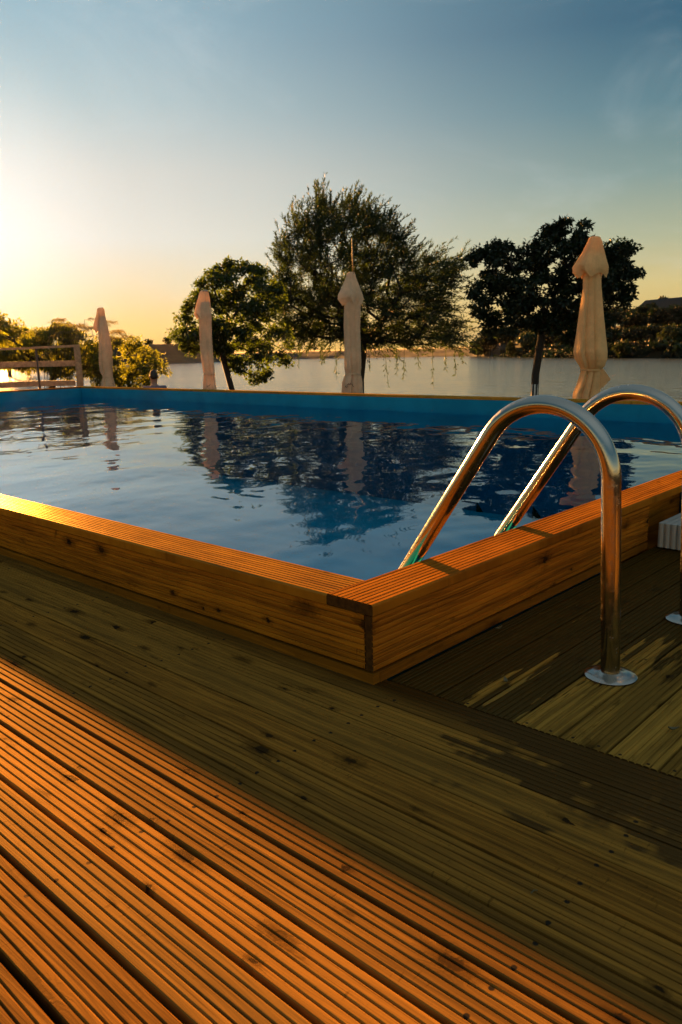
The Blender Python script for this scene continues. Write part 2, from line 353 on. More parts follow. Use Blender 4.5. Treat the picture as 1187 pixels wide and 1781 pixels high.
c = t.mix(t.ss(n, .3, .7), (.002, .145, .27), (.004, .19, .34)); t.l.new(c, p.inputs['Base Color']); p.inputs['Specular IOR Level'].default_value = .08; p.inputs['Roughness'].default_value = .6
M_floor, t, p = mat('pool_floor_liner'); p.inputs['Roughness'].default_value = .6; p.inputs['Specular IOR Level'].default_value = .05
tc = t.new('ShaderNodeTexCoord'); n = t.noise(tc.outputs['Object'], 1.5, 4, .6); c = t.mix(t.ss(n, .3, .7), (.003, .21, .35), (.005, .27, .42)); t.l.new(c, p.inputs['Base Color'])
M_lake, t, p = mat('lake_surface'); p.inputs['Base Color'].default_value = (.06, .08, .08, 1); p.inputs['Roughness'].default_value = .12; p.inputs['IOR'].default_value = 1.33
tc = t.new('ShaderNodeTexCoord'); s_ = t.sep(tc.outputs['Object'])
n1 = t.m('ADD', t.m('MULTIPLY', t.noise(tc.outputs['Object'], .7, 3, .6), 2.0), t.m('MULTIPLY', t.noise(tc.outputs['Object'], 3.0, 3, .6), .5)); n3 = t.noise(tc.outputs['Object'], .12, 2, .5)
b = t.new('ShaderNodeBump'); b.inputs['Strength'].default_value = 1.0; b.inputs['Distance'].default_value = .12
t.l.new(t.m('MULTIPLY', n1, t.m('ADD', .4, n3)), b.inputs['Height']); t.l.new(b.outputs[0], p.inputs['Normal'])

# ground --------------------------------------------------------------
M_ground, t, p = mat('grassy_ground'); p.inputs['Roughness'].default_value = .95; p.inputs['Specular IOR Level'].default_value = .1
tc = t.new('ShaderNodeTexCoord'); n = t.noise(tc.outputs['Object'], .5, 6, .7); n2 = t.noise(tc.outputs['Object'], .06, 3, .5)
c = t.mix(t.ss(n, .35, .65), (.0006, .0035, .0010), (.0014, .0055, .0015)); c = t.mix(t.m('MULTIPLY', t.ss(n2, .4, .6), .5), c, (.0022, .0055, .0016)); t.l.new(c, p.inputs['Base Color'])
M_dam, t, p = mat('embankment'); p.inputs['Roughness'].default_value = .95
tc = t.new('ShaderNodeTexCoord'); z = t.sep(tc.outputs['Object'])[2]; n = t.noise(tc.outputs['Object'], 1.2, 5, .7)
c = t.mix(t.ss(t.m('ADD', z, t.m('MULTIPLY', n, .6)), .3, .7), (.022, .018, .013), (.010, .007, .004)); c = t.mix(t.ss(n, .4, .65), c, (.009, .008, .005)); t.l.new(c, p.inputs['Base Color'])

# ================================================================== STRUCTURE
GZ, LZ = -0.45, -1.7
def ease(x): x = np.clip(x, 0, 1); return x * x * (3 - 2 * x)
def shore_r(az):            # far shore distance against azimuth
    return np.interp(az, [-180, 0, 12, 19.7, 26, 30.5, 31.6, 33, 46, 52, 55, 60, 66, 72, 90, 180], [100, 105, 112, 120, 133, 160, 178, 188, 214, 200, 196, 192, 186, 180, 170, 160])
def bank_top(az): return np.interp(az, [-180, 0, 31, 33, 50.5, 53.0, 58, 66, 90, 180], [4.5, 4.6, 4.2, .2, .2, 3.0, 3.0, 2.0, 2.0, 2.0])
def height(az, r):
    x = CAM[0] - r * np.sin(np.radians(az)); y = CAM[1] + r * np.cos(np.radians(az))
    near = GZ + (LZ - .9 - GZ) * ease((y - 13.2) / 7.5)
    near = np.where((x > -13.4) & (x < .6) & (y > -.3) & (y < 6.7), -1.4, near)
    side = GZ + (LZ - .9 - GZ) * ease((np.abs(az - 40) * 1.0 - 75) / 1e9)
    z = near
    s = shore_r(az); bt = bank_top(az)
    right = np.interp(r, [0, 1e-3], [0, 0])
    d = r - s
    led = np.where(d < 5, LZ - .6 + (1.9 * np.clip((d + 2) / 7, 0, 1)), -.4)
    hill_r = led + (bt + .4) * ease((d - 8) / 62.0)
    dam = LZ - .6 + (bt - LZ + .6) * np.clip((d + 2) / 14.0, 0, 1)
    far = np.where(az < 31.6, hill_r, dam)
    return np.where((d > -4) & (np.abs(az - 30) < 150), np.maximum(far, LZ - 1.0), z)
azs = np.concatenate([np.arange(-180, -4, 4), np.arange(-4, 84, .5), np.arange(84, 181, 4)])
rs = np.concatenate([[.01], np.arange(.4, 18, .4), np.arange(18, 27, 1.0), np.arange(30, 100, 8), np.arange(100, 230, 2.0), [240, 260, 290, 330, 400]])
A, Rr = np.meshgrid(azs, rs); Z = height(A, Rr)
Z = Z + (Rr > 110) * (rng.normal(0, .05, Z.shape))
V = np.stack([CAM[0] - Rr * np.sin(np.radians(A)), CAM[1] + Rr * np.cos(np.radians(A)), Z], 2).reshape(-1, 3)
na, nr = len(azs), len(rs)
i, j = np.meshgrid(np.arange(nr - 1), np.arange(na - 1), indexing='ij')
F = np.stack([i * na + j, i * na + j + 1, (i + 1) * na + j + 1, (i + 1) * na + j], 2).reshape(-1, 4)
g = fast_mesh('ground', V, F, M_ground, smooth=True); g.data.materials.append(M_dam)
mid = V[F].mean(1); faz = np.degrees(np.arctan2(-(mid[:, 0] - CAM[0]), mid[:, 1] - CAM[1])); fr_ = np.hypot(mid[:, 0] - CAM[0], mid[:, 1] - CAM[1])
g.data.polygons.foreach_set('material_index', ((faz > 31.6) & (faz < 64) & (fr_ > 150)).astype(np.int32))
tag(g, 'grassy ground with lake banks and low embankment', kind='structure')
# lake sheet
azl = np.arange(-10, 100, 2.0); rl = np.array([12, 30, 60, 100, 140, 180, 225.0]); A, Rr = np.meshgrid(azl, rl)
V = np.stack([CAM[0] - Rr * np.sin(np.radians(A)), np.maximum(CAM[1] + Rr * np.cos(np.radians(A)), 14), np.full(A.shape, LZ)], 2).reshape(-1, 3)
na, nr = len(azl), len(rl); i, j = np.meshgrid(np.arange(nr - 1), np.arange(na - 1), indexing='ij')
F = np.stack([i * na + j, i * na + j + 1, (i + 1) * na + j + 1, (i + 1) * na + j], 2).reshape(-1, 4)
tag(fast_mesh('lake_water', V, F, M_lake), 'calm lake with fine ripples in evening light', kind='structure')

# grooved boards ------------------------------------------------------
def profile(wd, nr, depth, gw, rnd=.0012):
    """top profile (v, h) of a ridged board of width wd, h=0 at ridge tops"""
    P = [(0, -.006), (rnd * .4, -rnd), (rnd * 1.6, 0)]
    if nr > 1:
        pt = wd / nr
        for k in range(1, nr):
            c = pt * k
            P += [(c - gw / 2 - .0014, 0), (c - gw / 2 - .0004, -.0004), (c - gw / 2 + .0003, -.0012), (c - gw * .26, -depth), (c + gw * .26, -depth), (c + gw / 2 - .0003, -.0012), (c + gw / 2 + .0004, -.0004), (c + gw / 2 + .0014, 0)]
    P += [(wd - rnd * 1.6, 0), (wd - rnd * .4, -rnd), (wd, -.006)]
    return P
def board(mb, u0, u1, v0, wd, top, thick, fn, nr=6, depth=.0028, gw=.0042, rnd=.0016, seg=1, warp=0.0, mi=0):
    P = profile(wd, nr, depth, gw, rnd); P = P + [(wd, -thick), (0, -thick)]
    k = len(P); us = np.linspace(u0, u1, seg + 1); vs = []
    ph = rng.uniform(0, 6.28)
    for uu in us:
        dz = warp * math.sin(uu * 1.7 + ph)
        for v, h in P: vs.append(fn(uu, v0 + v + warp * .6 * math.sin(uu * 1.1 + ph * 2), top + h + dz))
    f = []
    for s in range(seg):
        for q in range(k): f.append((s * k + q, s * k + (q + 1) % k, (s + 1) * k + (q + 1) % k, (s + 1) * k + q))
    mb.add(vs, f, mi); e0 = mb.n - len(vs)
    mb.f += [tuple(e0 + q for q in range(k))[::-1], tuple(e0 + seg * k + q for q in range(k))]; mb.mi += [1, 1]
mb = MB(); fnA = lambda u, v, h: (u, v, h)
for k in range(0, 34):
    v1 = .05 - .104 * k - .104; gap = [.0035, .003, .0035, .004, .0050, .006, .0075, .008, .0085, .0085, .0085][min(k, 10)]
    fine = k in (2,)
    nr = 9 if k in (2, 3) else (7 if k == 1 else 6)
    board(mb, -15.6, 3.2, v1 + gap / 2, .104 - gap, rng.uniform(-.0012, .0008), .028, fnA, nr, .0016 if nr > 7 else .0030, .0026 if nr > 7 else .0030, seg=60, warp=.0006)
dk = mb.build('deck', [M_deckA, M_end]); tag(dk, 'ridged timber deck of long orange boards along the pool', kind='structure')
mb = MB(); fnB = lambda u, v, h: (v, u, h)
for k in range(-1, 32):
    v0 = .042 + .1035 * k
    x0 = max(v0, .003)
    if v0 + .1035 < .01: continue
    board(mb, .054, 4.6, x0 + .002, v0 + .1035 - x0 - .004, rng.uniform(-.001, .0006), .028, fnB, 7 if k >= 0 else 3, .0024, .0036, seg=14, warp=.0005)
dk2 = mb.build('deck_side', [M_deckB, M_end]); tag(dk2, 'damp weathered timber deck beside the ladder', kind='structure')
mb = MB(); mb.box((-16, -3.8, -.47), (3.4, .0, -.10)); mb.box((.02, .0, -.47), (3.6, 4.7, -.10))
tag(mb.build('deck_shade_block', M_dark), 'dark block painted as the shade under the deck', kind='structure')  # solid block, painted dark so the board gaps look shaded

# ------------------------------------------------------------------ the pool
PX0, PX1, PY0, PY1, RIM = -13.10, 0.0, 0.0, 6.66, .205
pool = empty('swimming_pool', (0, 0, 0), 'raised rectangular swimming pool with blue liner and ridged timber surround', 'swimming pool')
mb = MB(); board(mb, PX0, -.1515, 0, .15, RIM - .002, .028, fnA, 10, .0036, .0036, rnd=.0026, seg=40, warp=.0005); mb.build('coping', [M_capA, M_end], pool)
mb = MB(); board(mb, 0, PY1, -.15, .15, RIM, .028, fnB, 9, .0036, .0036, rnd=.0026, seg=30, warp=.0004); c2 = mb.build('coping', [M_capB, M_end], pool)
mb = MB(); board(mb, PX0, -.1515, PY1 - .15, .15, RIM - .001, .028, fnA, 10, .0022, .0040, seg=4); mb.build('coping', [M_capA, M_end], pool)
mb = MB(); board(mb, .1515, PY1 - .1515, PX0, .15, RIM - .003, .028, fnB, 10, .0022, .0040, seg=4); mb.build('coping', [M_capB, M_end], pool)
# skirts: vertical boards with ridges
fS = lambda u, v, h: (u, -h, v)
mb = MB(); board(mb, PX0, -.0315, .0330, .1395, -.004, .021, fS, 9, .0036, .0034, seg=30, warp=.0004); mb.build('skirt_board', [M_skirtA, M_end], pool)
fS2 = lambda u, v, h: (h, u, v)
mb = MB(); board(mb, .004, 1.66, .0330, .1395, -.004, .024, fS2, 9, .0036, .0034, seg=20, warp=.0003); mb.build('skirt_board', [M_skirtB, M_end], pool)
mb = MB(); mb.box((PX0, .0025, .0), (-.0035, .026, .0272)); mb.build('ledge_board', M_skirtA, pool)
mb = MB(); mb.box((PX0 + .03, .028, .0), (-.034, .040, .176)); mb.box((-.040, .0405, .0), (-.034, 1.6, .176)); mb.build('gap_shade_backing', M_dark, pool)  # dark strips painting the shade lines above and below the skirt
mb = MB(); mb.box((-.026, .0265, .0), (-.0025, 1.66, .0272)); mb.build('ledge_board', M_skirtB, pool)
# side wall beyond the recess
mb = MB(); board(mb, 2.25, PY1, .0, .174, -.003, .026, fS2, 9, .0014, .0028, seg=4); mb.build('skirt_board', [M_skirtB, M_end], pool)
mb = MB(); mb.box((PX0, PY1 - .02, GZ), (0, PY1, RIM - .03)); mb.box((PX0, 0.02, GZ), (PX0 + .02, PY1 - .021, RIM - .03)); mb.build('outer_wall', M_skirtA, pool)
mb = MB(); mb.box((-.120, 1.655, -.30), (-.100, 2.26, RIM - .0305)); mb.box((-.0985, 1.6915, -.03), (.0015, 2.25, -.0015)); mb.box((-.099, 1.6605, .004), (-.030, 1.69, RIM - .0305)); mb.build('inner_frame', M_skirtB, pool)
# liner walls and floor (inner faces)
I0, I1, J0, J1, FZ = PX0 + .157, -.157, .157, PY1 - .157, -1.15
th = .03
mb = MB()
mb.box((I0 - th, J0 - th, FZ - .05), (I1 + th, J1 + th, FZ)); mb.build('floor_liner', M_floor, pool); mb = MB()
mb.box((I0 - th, J0 - th, FZ + .001), (I1 + th, J0, RIM - .0305)); mb.box((I0 - th, J1, FZ + .001), (I1 + th, J1 + th, RIM - .0305))
mb.box((I0 - th, J0 + .001, FZ + .001), (I0, J1 - .001, RIM - .0305)); mb.box((I1, J0 + .001, FZ + .001), (I1 + th, J1 - .001, RIM - .0305))
mb.build('liner', M_liner, pool)
# water
nx, ny = 640, 330
xs = np.linspace(I0, I1, nx); ys = np.linspace(J0, J1, ny); X, Y = np.meshgrid(xs, ys); H = np.zeros_like(X)
for k in range(64):
    lam = math.exp(rng.uniform(math.log(.16), math.log(1.5))); th_ = rng.normal(R_(35), .75); q = 2 * math.pi / lam
    slope = .0036 * (lam / .5) ** .12
    env = .45 + .55 * np.sin(X * rng.uniform(.3, 1.2) + Y * rng.uniform(.3, 1.2) + rng.uniform(0, 6.28)) ** 2
    H += slope / q * env * np.sin(q * (X * math.cos(th_) + Y * math.sin(th_)) + rng.uniform(0, 6.28) + .6 * np.sin(Y * 1.3 + X * .7 + k))
for k in range(30):
    lam = rng.uniform(.09, .22); th_ = rng.normal(R_(40), .9); q = 2 * math.pi / lam
    env = np.clip(np.sin(X * rng.uniform(.4, 1.6) + Y * rng.uniform(.4, 1.6) + rng.uniform(0, 6.28)), 0, 1)
    H += .0034 / q * env * np.sin(q * (X * math.cos(th_) + Y * math.sin(th_)) + rng.uniform(0, 6.28) + .9 * np.sin(Y * 2.3 + X * 1.7 + k))
V = np.stack([X, Y, H], 2).reshape(-1, 3); i, j = np.meshgrid(np.arange(ny - 1), np.arange(nx - 1), indexing='ij')
F = np.stack([i * nx + j, i * nx + j + 1, (i + 1) * nx + j + 1, (i + 1) * nx + j], 2).reshape(-1, 4)
tag(fast_mesh('pool_water', V, F, M_pool, smooth=True), 'gently rippled blue pool water', kind='structure')

# ------------------------------------------------------------------ pool ladder
lad = empty('pool_ladder', (.40, .68, 0), 'polished steel pool ladder with two hooped handrails over the timber edge', 'pool ladder')
def rail_path(y):
    a = np.array([.407, 0.0]); b = np.array([.388, .45]); c = np.array([.0, 0.4866]); d = np.array([1, 1.485]); d = d / np.linalg.norm(d)
    R = .179; l = (b - a) / np.linalg.norm(b - a); nl = np.array([-l[1], l[0]])          # towards the pool
    # centre at distance R from both lines
    # leg offset line: a + nl*R + s*l ; slant offset: c + nd*R + t*d with nd to the right/below
    nd = np.array([d[1], -d[0]])
    Am = np.array([l, -d]).T; s, t_ = np.linalg.solve(Am, (c + nd * R) - (a + nl * R)); cen = a + nl * R + s * l
    p1 = cen - nl * R; p2 = cen - nd * R
    a1 = math.atan2(*(p1 - cen)[::-1]); a2 = math.atan2(*(p2 - cen)[::-1])
    pts = [a + (p1 - a) * k / 12 for k in range(12)]
    pts += [cen + R * np.array([math.cos(x), math.sin(x)]) for x in np.linspace(a1, a2, 41)]
    e = p2 - d * (p2[1] + .25) / d[1]
    pts += [p2 + (e - p2) * k / 14 for k in range(1, 15)]
    # below water the rail turns down
    pts += [e + np.array([-.03 * (1 - math.exp(-k / 2.)), -.09 * k]) for k in range(1, 8)]
    return np.array([(q[0], y, q[1]) for q in pts])
for y in (.413, .935):
    P = rail_path(y); mb = MB(); mb.tube(P, .0228, 28); mb.build('handrail', M_steel, lad, smooth=True, auto=60)
    mb = MB(); mb.lathe([(.0235, .0), (.0605, .0), (.0622, .0015), (.0622, .0035), (.060, .0052), (.045, .0082), (.031, .0098), (.0250, .0125), (.0236, .013)], (.407, y, .0), 48)
    mb.build('flange', M_steel, lad, smooth=True, auto=40)
P = rail_path(.413); ends = P[-8:]
for k in (0, 3, 6):
    e = ends[k]; mb = MB(); mb.box((e[0] - .04, .43, e[2] - .012), (e[0] + .04, .918, e[2] + .012)); mb.build('tread', M_steel, lad)

# ------------------------------------------------------------------ ribbed box in the recess
rb = empty('ribbed_box', (.2, 1.9, 0), 'off-white ribbed plastic box on the dark deck where the timber skirt ends', 'plastic box')
mb = MB(); x0, x1, y0, y1, zt = .022, .46, 1.69, 2.15, .098
mb.box((x0, y0 + .008, .004), (x1, y1, zt))
k = x0 + .002
while k < x1 - .02:
    n = 7; w_ = .021; a = np.linspace(0, math.pi, n); pr = [(k + w_ / 2 - w_ / 2 * math.cos(q), y0 + .008 - .010 * math.sin(q) ** .6) for q in a]
    vs = [(px, py, .006) for px, py in pr] + [(px, py, zt + .004) for px, py in pr] + [(px, y1 - .02, zt + .004 + .002 * math.sin(q)) for (px, py), q in zip(pr, a)]
    f = [(q, q + 1, n + q + 1, n + q) for q in range(n - 1)] + [(n + q, n + q + 1, 2 * n + q + 1, 2 * n + q) for q in range(n - 1)]
    mb.add(vs, f); k += w_ + .003
mb.build('ribbed_body', M_plastic, rb, smooth=True, auto=50)
mb = MB(); mb.box((x0 - .004, y1 - .12, zt + .001), (x0 + .16, y1 + .02, zt + .024)); mb.build('lid', M_plastic, rb)

# ------------------------------------------------------------------ parasols
def parasol(lab, sil, hood, y=10.5, cloth=None, base=GZ, folds=8, mast=None, seed=0, prints=None, flap=None, cap=False, grp='closed cream parasols in a row behind the pool'):
    """sil: body silhouette rows (py, xl, xr); hood: rows likewise from top to lower rim"""
    r_ = np.random.default_rng(seed); M_canvas = cloth or globals()['M_canvas']
    m = at_y((sil[-1][1] + sil[-1][2]) / 2, sil[-1][0], y); f, rt = dirs(sil[-1][1])
    scale = 1 / ((y - CAM[1]) / ray(sil[3][1], sil[3][0])[1])     # px per metre
    root = empty('closed_parasol', (m[0], m[1], base), lab, 'parasol', grp)
    def rows(S):
        out = []
        for py, xl, xr in S:
            c = at_y((xl + xr) / 2, py, y); out.append((c, (xr - xl) / 2 / scale))
        return out
    def skin_(S, nf, amp, name, edge=0.0, sub=6, facet=False, fine=.0):
        R0 = rows(S); N = 210; a = np.arange(N) * 2 * math.pi / N; t0 = np.arange(len(R0)); tt = np.linspace(0, len(R0) - 1, (len(R0) - 1) * sub + 1)
        cs = np.array([q[0] for q in R0]); rr = np.array([q[1] for q in R0])
        def sm(arr): return np.interp(tt, t0, arr)
        cx, cy, cz, rad = sm(cs[:, 0]), sm(cs[:, 1]), sm(cs[:, 2]), sm(rr)
        ph = r_.uniform(0, 6.28); vs = []
        for q in range(len(tt)):
            u = q / (len(tt) - 1)
            aw_ = a + .30 * np.sin(2 * a + ph) + .18 * math.sin(u * 3.1 + ph)
            if facet:
                q_ = np.mod(aw_ + ph, 2 * math.pi / nf) - math.pi / nf; fold = 1 - (1 - math.cos(math.pi / nf) / np.cos(q_)) / .191 * 1.0; k0 = np.abs(q_) / (math.pi / nf)
            else:
                fr0 = np.mod(nf * aw_ / (2 * math.pi) + ph, 1.0); fold = np.where(fr0 < .86, (fr0 / .86) ** .8, (1 - fr0) / .14); k0 = fold
            k_ = 1 - amp * (1 - fold) * min(1, .25 + 1.6 * u) + fine * np.sin(23 * a + 5 * u) + fine * np.sin(37 * a + ph)
            r1 = rad[q] * k_ / (1 - .0)
            z = cz[q] - edge * (u ** 3) * (k0 ** 2 - .3)
            vs.append(np.stack([cx[q] + r1 * (np.cos(a) * rt[0] + np.sin(a) * f[0]), cy[q] + r1 * (np.cos(a) * rt[1] + np.sin(a) * f[1]), np.broadcast_to(z, (N,))], 1))
        F_ = [(q * N + s, q * N + (s + 1) % N, (q + 1) * N + (s + 1) % N, (q + 1) * N + s) for q in range(len(tt) - 1) for s in range(N)]
        mb = MB(); mb.add(np.concatenate(vs), F_ + [tuple(range(N))[::-1]]); o = mb.build(name, M_canvas, root, smooth=True, auto=38)
        return o, cs, rr
    # body down to its hem
    body, cs, rr = skin_(sil, folds, .32, 'canopy', fine=.003)
    hd, ch, rh = skin_(hood, 7, .45, 'top_hood', edge=.07, sub=6, facet=True, fine=.002)
    # tie strap at the cinch
    k = int(np.argmin(rr[4:-2])) + 4; c = cs[k]
    mb = MB(); mb.lathe([(rr[k] * .80, -.012), (rr[k] * 1.02, -.012), (rr[k] * 1.02, .012), (rr[k] * .80, .012)], tuple(c), 24); mb.build('tie_strap', M_canvas, root, smooth=True, auto=40)
    # pole down to the ground, foot plate
    top = ch[0]
    bot = np.array([cs[-1][0], cs[-1][1], base + .02])
    mb = MB(); mb.tube([bot, cs[-1], cs[2]], .02, 10); mb.build('pole', M_fence, root, smooth=True)
    mb = MB(); b0 = (bot[0], bot[1], base); mb.lathe([(.25, 0), (.25, .035), (.20, .05), (.035, .055), (.035, .16), (.03, .165)], b0, 28); mb.build('foot', M_dark, root)
    if mast:
        a_ = at_y(mast[0], mast[1], y); b_ = at_y(mast[2], mast[3], y); mb = MB(); mb.tube([a_, b_], [.017, .010], 8); mb.build('mast', M_fence, root, smooth=True)
    if cap:
        mb = MB(); mb.lathe([(rh[0] * .9, -.03), (rh[0] * 1.04, -.028), (rh[0] * .9, .006), (.01, .02)], tuple(top), 20); mb.build('cap', M_canvas_cap, root, smooth=True)
    if prints:
        mb = MB()
        for (pts, wd) in prints:
            q3 = []
            for (px, py) in pts:
                c_ = np.array([np.interp(py, [s_[0] for s_ in sil], cs[:, i_]) for i_ in range(3)]); rad_ = np.interp(py, [s_[0] for s_ in sil], rr)
                p3 = at_y(px, py, y - rad_ * .985); q3.append(p3)
            mb.tube(q3, wd, 5)
        mb.build('printed_lettering', M_print, root)
    if flap:
        pts, ink = flap; mb = MB(); fr3 = [at_y(px, py, y - .05) for px, py in pts]; bk = [q + f * .004 for q in fr3]; n = len(pts)
        mb.add(fr3 + bk, [tuple(range(n))[::-1], tuple(range(n, 2 * n))] + [(i_, (i_ + 1) % n, n + (i_ + 1) % n, n + i_) for i_ in range(n)])
        fo = mb.build('flap', M_canvas, root); mb = MB()
        for st in ink: mb.tube([at_y(px, py, y - .054) for px, py in st], .0045, 4)
        mb.build('printed_lettering', M_print, fo); fo2 = bpy.data.objects[-1] if False else None
    return root
def fix_sub(fo):
    pass
parasol('largest rightmost closed cream parasol tinted sunlit orange, printed flap at its tie',
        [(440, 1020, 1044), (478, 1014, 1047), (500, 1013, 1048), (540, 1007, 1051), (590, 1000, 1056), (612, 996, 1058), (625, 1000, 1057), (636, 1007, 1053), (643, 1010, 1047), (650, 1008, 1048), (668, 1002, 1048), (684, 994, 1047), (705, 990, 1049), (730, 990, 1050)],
        [(411, 1030, 1041), (413, 1026, 1045), (420, 1023, 1048), (440, 1012, 1052), (462, 997, 1058), (470, 998, 1058), (478, 1006, 1055)], seed=1, folds=6, cloth=M_canvas_sunlit,
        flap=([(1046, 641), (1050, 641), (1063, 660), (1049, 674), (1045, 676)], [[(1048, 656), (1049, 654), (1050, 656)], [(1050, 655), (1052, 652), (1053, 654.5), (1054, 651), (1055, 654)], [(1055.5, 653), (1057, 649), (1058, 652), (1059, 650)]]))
parasol('closed cream parasol with thin mast rising from its top, before the big willow',
        [(500, 603, 624), (528, 599, 628), (545, 598, 628), (570, 598, 627), (600, 599, 628), (625, 599, 629), (640, 599, 629), (650, 601, 628), (654, 599, 629), (665, 595, 631), (682, 594, 632), (705, 594, 633), (730, 594, 633)],
        [(473, 607, 617), (475, 604, 618), (485, 601, 621), (500, 594, 627), (512, 587, 632), (518, 586, 633), (527, 594, 630)], seed=2, folds=8, mast=(615, 476, 612.5, 414),
        prints=[([(600, 674), (602, 671), (603, 674), (605, 672)], .006), ([(604, 670), (607, 667), (608, 669), (611, 666)], .006), ([(609, 668), (613, 668), (614, 671), (616, 673)], .005)])
parasol('closed cream parasol with a grey cap, in front of the small leaning tree',
        [(525, 348, 364), (548, 344, 368), (560, 346, 368), (590, 347, 369), (620, 349, 371), (640, 352, 373), (650, 354, 374), (655, 354, 374), (664, 353, 375), (676, 353, 377), (700, 353, 378), (725, 353, 378)],
        [(505, 350, 362), (508, 347, 363), (520, 343, 365), (538, 338, 367), (545, 337, 368), (552, 343, 368)], seed=3, folds=7, cap=True,
        prints=[([(360, 674), (362, 671), (364, 671), (366, 668)], .006)])
parasol('closed cream parasol furthest left, leaning beside the fence corner post',
        [(550, 171, 183), (575, 171, 189), (590, 172, 192), (610, 172, 195), (630, 172, 196), (645, 174, 196), (655, 179, 196), (658, 178, 197), (665, 176, 199), (676, 175, 202), (700, 175, 202), (725, 175, 202)],
        [(535, 171, 180), (537, 169, 182), (545, 168, 184), (563, 163, 186), (570, 163, 188), (576, 168, 189)], seed=4, folds=7,
        prints=[([(195, 667), (197, 669), (199, 667)], .007)])

# ------------------------------------------------------------------ fence
FY = 17.2
fen = empty('wooden_rail_fence', tuple(at_L(137, 700, FY) * [1, 1, 0] + [0, 0, GZ]), 'open timber rail fence with a square corner post at the left end of the pool', 'fence')
def fp(px, py, L=FY): return at_L(px, py, L)
def postbox(mb, px, w_, ztop):
    c = fp(px, 640); f, rt = dirs(px); h = w_ / 2
    vs = [c + s * rt * h + q * f * h for s, q in ((-1, -1), (1, -1), (1, 1), (-1, 1))]
    mb.add([(v[0], v[1], GZ) for v in vs] + [(v[0], v[1], ztop) for v in vs], [(0, 3, 2, 1), (4, 5, 6, 7), (0, 1, 5, 4), (1, 2, 6, 5), (2, 3, 7, 6), (3, 0, 4, 7)])
mb = MB(); postbox(mb, 137, .125, fp(137, 599)[2]); mb.build('corner_post', M_fence, fen)
mb = MB(); mb.tube([fp(62, 601) * [1, 1, 0] + [0, 0, GZ], fp(62, 602)], .026, 8); mb.build('post', M_dark, fen)
mb = MB(); mb.tube([fp(-60, 601) * [1, 1, 0] + [0, 0, GZ], fp(-60, 608)], .03, 8); mb.build('post', M_fence, fen)
def rail(px0, y0, px1, y1, hgt, dep=.035, L0=FY, L1=FY, m=M_fence):
    a = fp(px0, y0, L0); b = fp(px1, y1, L1); f, rt = dirs((px0 + px1) / 2); mb = MB(); h = hgt / 2
    vs = [p_ + f * (q * dep / 2) + np.array([0, 0, s * h]) for p_ in (a, b) for s, q in ((-1, -1), (-1, 1), (1, 1), (1, -1))]
    mb.add(vs, [(0, 1, 2, 3)[::-1], (4, 5, 6, 7), (0, 4, 5, 1)[::-1], (1, 5, 6, 2)[::-1], (2, 6, 7, 3)[::-1], (3, 7, 4, 0)[::-1]]); mb.build('rail', m, fen)
rail(131.5, 601.5, 60, 604.5, .045, .12); rail(131.5, 631.5, 60, 633, .115); rail(131.5, 666, 60, 667, .11)
rail(60, 605, -62, 609, .045, .10); rail(60, 633, -62, 636, .11); rail(60, 667, -62, 673, .11)

# ------------------------------------------------------------------ trees
def leaf_cloud(centers, nper, rad, ln, wd, rg, flat=.75, dirv=None, dirmix=0.0, droop=0.0):
    """leaves scattered round centres -> verts, tris"""
    n = len(centers) * nper; c = np.repeat(centers, nper, 0); rr = np.repeat(rad, nper) if np.ndim(rad) else rad
    off = rg.normal(0, 1, (n, 3)); off /= np.linalg.norm(off, axis=1)[:, None]; off *= (rg.uniform(0, 1, (n, 1)) ** .45)
    off[:, 2] *= flat; P = c + off * (rr[:, None] if np.ndim(rr) else rr)
    d = off * .9 + rg.normal(0, .55, (n, 3)); d[:, 2] -= droop
    if dirv is not None: d = d * (1 - dirmix) + np.asarray(dirv) * dirmix
    d /= np.linalg.norm(d, axis=1)[:, None]; s = rg.normal(0, 1, (n, 3)); s = np.cross(d, s); s /= np.linalg.norm(s, axis=1)[:, None]
    L = ln * rg.uniform(.6, 1.25, (n, 1)); W = wd * rg.uniform(.7, 1.2, (n, 1)); nn = np.cross(d, s)
    a = P; b = P + d * L * .45 + s * W * .5 + nn * W * .12; e = P + d * L - nn * L * .12; f = P + d * L * .45 - s * W * .5 + nn * W * .12
    V = np.stack([a, b, e, f], 1).reshape(-1, 3); i = np.arange(n) * 4
    F = np.stack([np.stack([i, i + 1, i + 2], 1), np.stack([i, i + 2, i + 3], 1)], 1).reshape(-1, 3)
    return V, F
def inside(poly, P):
    poly = np.asarray(poly, float); x, y = P[:, 0], P[:, 1]; r = np.zeros(len(P), bool); j = len(poly) - 1
    for i in range(len(poly)):
        xi, yi = poly[i]; xj, yj = poly[j]
        r ^= ((yi > y) != (yj > y)) & (x < (xj - xi) * (y - yi) / (yj - yi + 1e-9) + xi); j = i
    return r
def edge_dist(poly, P):
    poly = np.asarray(poly, float); Q = np.roll(poly, -1, 0); D = np.full(len(P), 1e9)
    for a, b in zip(poly, Q):
        ab = b - a; t_ = np.clip(((P - a) @ ab) / (ab @ ab + 1e-9), 0, 1); D = np.minimum(D, np.linalg.norm(P - (a + t_[:, None] * ab), axis=1))
    return D
